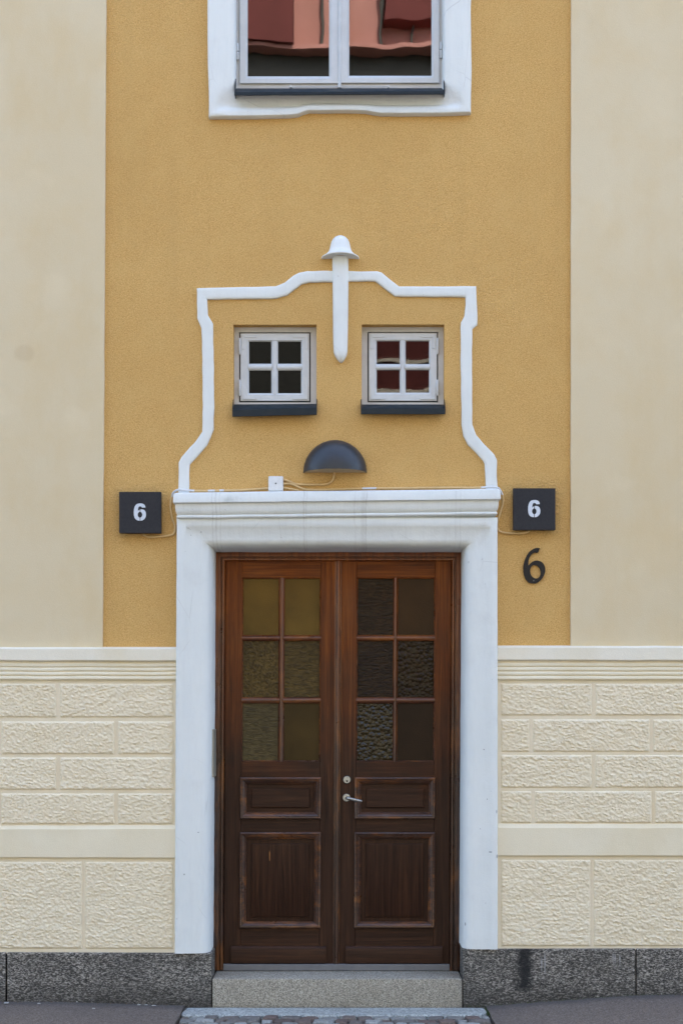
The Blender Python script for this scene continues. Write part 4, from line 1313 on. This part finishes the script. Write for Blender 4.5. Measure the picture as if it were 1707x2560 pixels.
cable([(707, 1209.5, 0.014), (726, 1209.5, 0.015), (742, 1215, 0.016), (755, 1221, 0.017), (775, 1224, 0.016), (830, 1223.5, 0.012), (905, 1221, 0.010), (1000, 1220, 0.009), (1120, 1219, 0.009), (1180, 1219, 0.016), (1205, 1218.5, 0.040), (1232, 1217, 0.042), (1245, 1220.5, 0.030), (1252, 1230, 0.016), (1257, 1244, 0.010), (1256, 1262, 0.008), (1248, 1288, 0.008), (1242.5, 1306, 0.008), (1243.5, 1321, 0.008), (1254, 1330.5, 0.008), (1285, 1333.5, 0.010), (1312, 1332, 0.012), (1322, 1327, 0.012), (1326, 1320, 0.012)],
      'long cable from the junction box along the cornice to the right sign', 0.0056, ((905, 945, zc), (1202, 1262, W(0, 1236, 0.03).z)))
cable([(707, 1219, 0.014), (722, 1221, 0.013), (738, 1224, 0.012), (747, 1226, 0.010)], 'short cable stub on the right of the junction box', 0.005)

# ================================================================== GROUND
def gz(x):
    if x < -0.89:
        return 0.006 + 0.024 * min(1, (-0.89 - x) / 0.7)
    if x > 0.82:
        return 0.006 + 0.062 * min(1, (x - 0.82) / 0.85) + 0.01 * min(1, max(0, (x - 1.67)) / 3)
    return 0.004
AX0, AX1, AD1 = -0.892, 0.822, 0.835
def pavement():
    xs = [-30, -12, -6, -4, -3, -2.5, -2.2, -2.0, -1.8, -1.6, -1.45, -1.3, -1.15, -1.0, -0.95, AX0, -0.6, -0.3, 0, 0.3, 0.6, AX1, 0.87, 0.95, 1.05, 1.15, 1.3, 1.45, 1.6, 1.75, 1.9, 2.1, 2.5, 3, 4, 6, 12, 30]
    ds = [0.03, 0.075, 0.12, 0.2, 0.3, 0.4, 0.5, 0.65, AD1, 1.0, 1.3, 1.8, 2.4, 2.8]
    def P(x, d):
        e = max(0.0, 1 - max(0, d - AD1) / 1.2)
        z = 0.004 + (gz(x) - 0.004) * (0.35 + 0.65 * e) - 0.012 * max(0, d - AD1)
        z += 0.004 * noise.noise(Vector((x * 3, d * 3, 1)))
        if abs(x - AX0) < 1e-6 or abs(x - AX1) < 1e-6:
            x += 0.006 * noise.noise(Vector((d * 30, x, 2)))
        return Vector((x, -d, z))
    mb = MB()
    for i in range(len(xs) - 1):
        for j in range(len(ds) - 1):
            xm, dm = (xs[i] + xs[i + 1]) / 2, (ds[j] + ds[j + 1]) / 2
            if AX0 < xm < AX1 and dm < AD1:
                continue
            mb.face([P(xs[i], ds[j]), P(xs[i + 1], ds[j]), P(xs[i + 1], ds[j + 1]), P(xs[i], ds[j + 1])])
    # worn edge of the asphalt against the cobbles
    edge = [(AX0, d) for d in ds if d <= AD1] + [(AX1, d) for d in reversed(ds) if d <= AD1]
    for a, b in zip(edge, edge[1:]):
        p, q = P(*a), P(*b)
        mb.face([p, q, q - Vector((0, 0, 0.05)), p - Vector((0, 0, 0.05))])
    o = mb.build('pavement', M['asphalt'], None, smooth=60, kind='structure')
    mb = MB()
    mb.face([(-0.95, -0.03, -0.022), (0.9, -0.03, -0.022), (0.9, -0.9, -0.022), (-0.95, -0.9, -0.022)])
    bed = mb.build('cobbled_apron', M['dirt'], None, kind='structure')
    # cobbles, one by one
    d = 0.297
    r = 0
    while d < AD1 - 0.03:
        dep = random.uniform(0.078, 0.094)
        d2 = min(d + dep, AD1)
        x = AX0 + 0.006 + (0.0 if r % 2 else -0.03)
        while x < AX1 - 0.02:
            w = random.choice((0.07, 0.085, 0.09, 0.1, 0.11, 0.125)) * random.uniform(0.9, 1.1)
            x2 = min(x + w, AX1 - 0.004)
            if AX1 - x2 < 0.045:
                x2 = AX1 - 0.004
            xa = max(x, AX0 + 0.004)
            gap = 0.0065
            h0 = random.uniform(-0.006, 0.006)
            j = lambda s=0.008: random.uniform(-s, s)
            q = [(xa + gap + j(), d + gap + j()), (x2 - gap + j(), d + gap + j()), (x2 - gap + j(), d2 - gap + j()), (xa + gap + j(), d2 - gap + j())]
            q = [(min(max(a, AX0 + 0.004), AX1 - 0.004), b) for a, b in q]
            cx, cd = sum(a for a, b in q) / 4, sum(b for a, b in q) / 4
            mb = MB()
            mids = []
            for k in range(4):
                a, b = q[k], q[(k + 1) % 4]
                mids += [a, ((a[0] + b[0]) / 2 + j(0.003), (a[1] + b[1]) / 2 + j(0.003))]
            ringv = lambda f, z: [Vector((cx + (a - cx) * f, -(cd + (b - cd) * f), z + 0.002 * noise.noise(Vector((a * 20, b * 20, z))))) for a, b in mids]
            rows = [ringv(1.0, -0.03), ringv(1.0, -0.009 + h0), ringv(0.93, -0.0015 + h0), ringv(0.6, 0.0025 + h0)]
            mb.grid(rows, closed=True); mb.face(rows[-1])
            mb.build('cobble', M['cobble'], bed, smooth=50, weld=False)
            x = x2
        d = d2
        r += 1
pavement()

# kerb and road behind the photographer
mb = MB()
mb.face([(-300, -2.95, -0.13), (300, -2.95, -0.13), (300, -600, -0.13), (-300, -600, -0.13)])
mb.face([(-300, 300, -0.13), (300, 300, -0.13), (300, -2.95, -0.13), (-300, -2.95, -0.13)])
mb.build('road', M['road'], None, kind='structure')
mb = MB()
mb.box((-30, -2.95, -0.25), (30, -2.805, -0.018))
mb.build('kerb', M['step'], None, bevel=0.012, kind='structure')

# granite doorstep
mb = MB()
mb.prism([(531.5, 2447), (1154.5, 2447), (1154.5, 2530), (531.5, 2530)], 0.058, -0.34)
o = mb.build('doorstep', M['step'], None, bevel=0.007, seg=3, smooth=35)
tag(o, 'pale grey granite doorstep below the brown double door', 'doorstep')
# long flat slab in front of it
rows = []
mb = MB()
ol = [(-0.875, 0.10), (-0.86, 0.082), (-0.5, 0.079), (0, 0.078), (0.5, 0.078), (0.77, 0.082), (0.805, 0.095), (0.812, 0.19), (0.78, 0.262), (0.70, 0.281), (0.4, 0.286), (0, 0.288), (-0.4, 0.289), (-0.72, 0.290), (-0.84, 0.286), (-0.885, 0.262), (-0.888, 0.18)]
dense = [(p.x, p.y) for p in catmull([(a, b, 0) for a, b in ol], 4)]
cx = 0.0
rr = lambda f, z: [Vector((x * (1 - f * 0.012), -(0.184 + (y - 0.184) * (1 - f * 0.09)), z + 0.0015 * noise.noise(Vector((x * 9, y * 30, 1))))) for x, y in dense]
rws = [rr(0, -0.08), rr(0, -0.004), rr(0.5, 0.0015), rr(1.4, 0.003)]
mb.grid(rws, closed=True); mb.face(rws[-1])
o = mb.build('paving_slab', M['slab'], None, smooth=45)
tag(o, 'long narrow blue-grey stone slab on the ground along the doorstep', 'paving slab')

# moss in the joints (uncountable)
mb = MB()
def blade(p, h, a):
    w = 0.0016
    u = Vector((math.cos(a), math.sin(a), 0))
    tip = p + Vector((math.cos(a * 3) * h * 0.5, math.sin(a * 3) * h * 0.5, h))
    mb.face([p - u * w, p + u * w, tip])
for k in range(420):
    p = Vector((random.gauss(0.822, 0.007), -random.gauss(0.19, 0.05), -0.004))
    blade(p, random.uniform(0.004, 0.013), random.uniform(0, 6.28))
for k in range(220):
    p = Vector((random.uniform(0.7, 1.9), -0.058 - abs(random.gauss(0, 0.006)), 0))
    p.z = gz(p.x)
    blade(p, random.uniform(0.003, 0.011), random.uniform(0, 6.28))
for k in range(300):
    p = Vector((random.uniform(-0.87, 0.8), -random.choice((0.292, 0.293)) - random.gauss(0, 0.002), -0.012))
    blade(p, random.uniform(0.004, 0.012), random.uniform(0, 6.28))
mb.build('moss', M['moss'], None, kind='stuff', weld=False)

# grit and leaf crumbs gathered in the joints (uncountable)
mb = MB()
for k in range(330):
    u = random.random()
    if u < 0.4:
        p = Vector((random.uniform(-0.87, 0.82), -random.uniform(0.061, 0.078), 0.001))
    elif u < 0.75:
        x = random.choice((random.uniform(-1.95, -0.9), random.uniform(0.83, 1.95)))
        p = Vector((x, -0.056 - abs(random.gauss(0, 0.018)), gz(x) + 0.001))
    else:
        p = Vector((random.uniform(-0.88, 0.81), -random.uniform(0.29, 0.6), -0.004))
    r = random.uniform(0.0012, 0.004)
    a = random.uniform(0, 6.28)
    q = [p + Vector((math.cos(a + i * 2.1) * r * (1 + (i == 0)), math.sin(a + i * 2.1) * r, 0)) for i in range(3)]
    t3 = p + Vector((0, 0, r * random.uniform(0.5, 1.3)))
    for i in range(3):
        mb.face([q[i], q[(i + 1) % 3], t3])
mb.build('grit', M['grit'], None, kind='stuff', weld=False)

# scraps of paper at the foot of the wall
for k, (px, py, w, h, a, lab) in enumerate(((17, 2514.5, 13, 3.2, 0.1, 'largest white paper scrap on the asphalt at the far left of the granite base'),
                                 (98, 2516, 8, 2.6, 0.5, 'white paper scrap on the asphalt below the left granite joint, right of the largest scrap'),
                                 (193, 2507, 5, 1.8, 0.2, 'tiny white paper scrap touching the left granite base near its middle'),
                                 (235, 2525, 8, 2.2, -0.1, 'white paper scrap lying farthest from the wall on the left asphalt'),
                                 (348, 2512.5, 9, 2.6, 0.05, 'left one of the row of flat white scraps near the paving slab'),
                                 (366, 2512, 8, 2.0, -0.2, 'middle one of the row of flat white scraps near the paving slab'),
                                 (385, 2513, 12, 2.0, 0.3, 'long right one of the row of flat white scraps near the paving slab'))):
    dd = CAM_D - (CAM_H - 0.02) * FPX / (py - 1815)
    dd = max(dd, 0.075)
    c = W(px, py, dd)
    zz = gz(c.x) + 0.006
    s = CAM_D / FPX
    mb = MB()
    L, B = w * s / 2.4, h * s * 1.8
    cs = []
    for u, v in ((-1, -1), (0.1, -0.8), (1, -1), (0.9, 0.9), (-0.2, 1), (-0.9, 0.8)):
        x, y = u * L, v * B
        cs.append(Vector((c.x + x * math.cos(a) - y * math.sin(a), -dd + x * math.sin(a) + y * math.cos(a), zz + 0.003 * noise.noise(Vector((u, v, k))))))
    top = [p + Vector((0, 0, 0.0015)) for p in cs]
    mb.face(cs[::-1]); mb.face(top); mb.grid([cs, top], closed=True)
    o = mb.build('paper_scrap', M['paper'], None)
    tag(o, lab, 'scrap', 'white scraps along the foot of the wall')

# ================================================================== HOUSE ACROSS THE STREET (seen only as reflections in the panes)
opp = empty('opposite_house', (0, -16.5, -0.13), 'salmon plastered house across the street, mirrored in the window panes', 'building')
mb = MB()
mb.box((-5.2, -26, 11.6), (5.2, -16.5, 16.2))
mb.build('wall', M['salmon'], opp)
mb = MB()
mb.box((-5.3, -26.1, -0.13), (5.3, -16.45, 11.6))
mb.build('lower_wall', M['stone'], opp)  # unseen lower storeys, greyed to keep pink bounce off the front
mb = MB()
mb.box((-5.5, -26.3, 16.2), (5.5, -16.0, 16.5))
mb.build('roof', M['roof'], opp)
def opart(name, x0, x1, z0, z1, dep, mat):
    mb = MB(); mb.box((x0, -16.5 - 0.02, z0), (x1, -16.44 + dep, z1))
    return mb.build(name, mat, opp, bevel=0.01)
opart('frieze', -5.25, 5.25, 11.6, 13.38, 0.12, M['frieze'])
opart('ledge', -5.3, 5.3, 13.38, 13.46, 0.42, M['salmon'])
for x0, x1 in ((-5.1, -0.82),):
    opart('dark_red_bay', x0, x1, 13.46, 16.0, 0.5, M['brick'])
opart('dark_red_bay', 0.75, 3.6, 13.95, 16.0, 0.25, M['brick'])
for x in (-0.35, 0.06, 0.68, 1.22):
    opart('downpipe', x, x + 0.045, 13.46, 16.1, 0.10, M['frieze'])
for x in (-4.2, 3.0):
    for z in (1.2, 4.6, 8.2):
        w = opart('window', x, x + 1.3, z, z + 1.9, 0.06, M['wpaint'])
        mb = MB(); mb.box((x + 0.1, -16.44 + 0.05, z + 0.1), (x + 1.2, -16.44 + 0.075, z + 1.8))
        mb.build('pane', M['frieze'], w)
opart('dark_shutter', -2.3, -0.3, 6.6, 9.2, 0.06, M['frieze'])
opart('dark_red_bay', 0.2, 2.4, 6.4, 9.4, 0.10, M['brick'])
for z in (7.42, 7.95):
    opart('string_course', 0.18, 2.42, z, z + 0.07, 0.15, M['ledge'])

# unseen houses added on both sides to cut low sky light on the front
for side, lab in ((-1, 'unseen dark grey block added left of the salmon house to cut sky light'), (1, 'unseen dark grey block added right of the salmon house to cut sky light')):
    x0, x1 = (-24.0, -5.45) if side < 0 else (5.45, 24.0)
    nb = empty('sky_block_house', ((x0 + x1) / 2, -16.7, -0.13), lab, 'building')
    mb = MB(); mb.box((x0, -26, -0.13), (x1, -16.7, 13.2)); mb.build('wall', M['skyblock'], nb)
    mb = MB(); mb.box((x0 - 0.0, -26.2, 13.2), (x1, -16.3, 13.45)); mb.build('roof', M['roof'], nb)
    for k in range(5):
        for z in (1.2, 4.6, 8.2, 11.0):
            x = x0 + 1.6 + k * 3.4
            mb = MB(); mb.box((x, -16.72, z), (x + 1.2, -16.64, z + 1.7)); w = mb.build('window', M['wframe'], nb)
            mb = MB(); mb.box((x + 0.1, -16.65, z + 0.1), (x + 1.1, -16.625, z + 1.6)); mb.build('pane', M['frieze'], w)
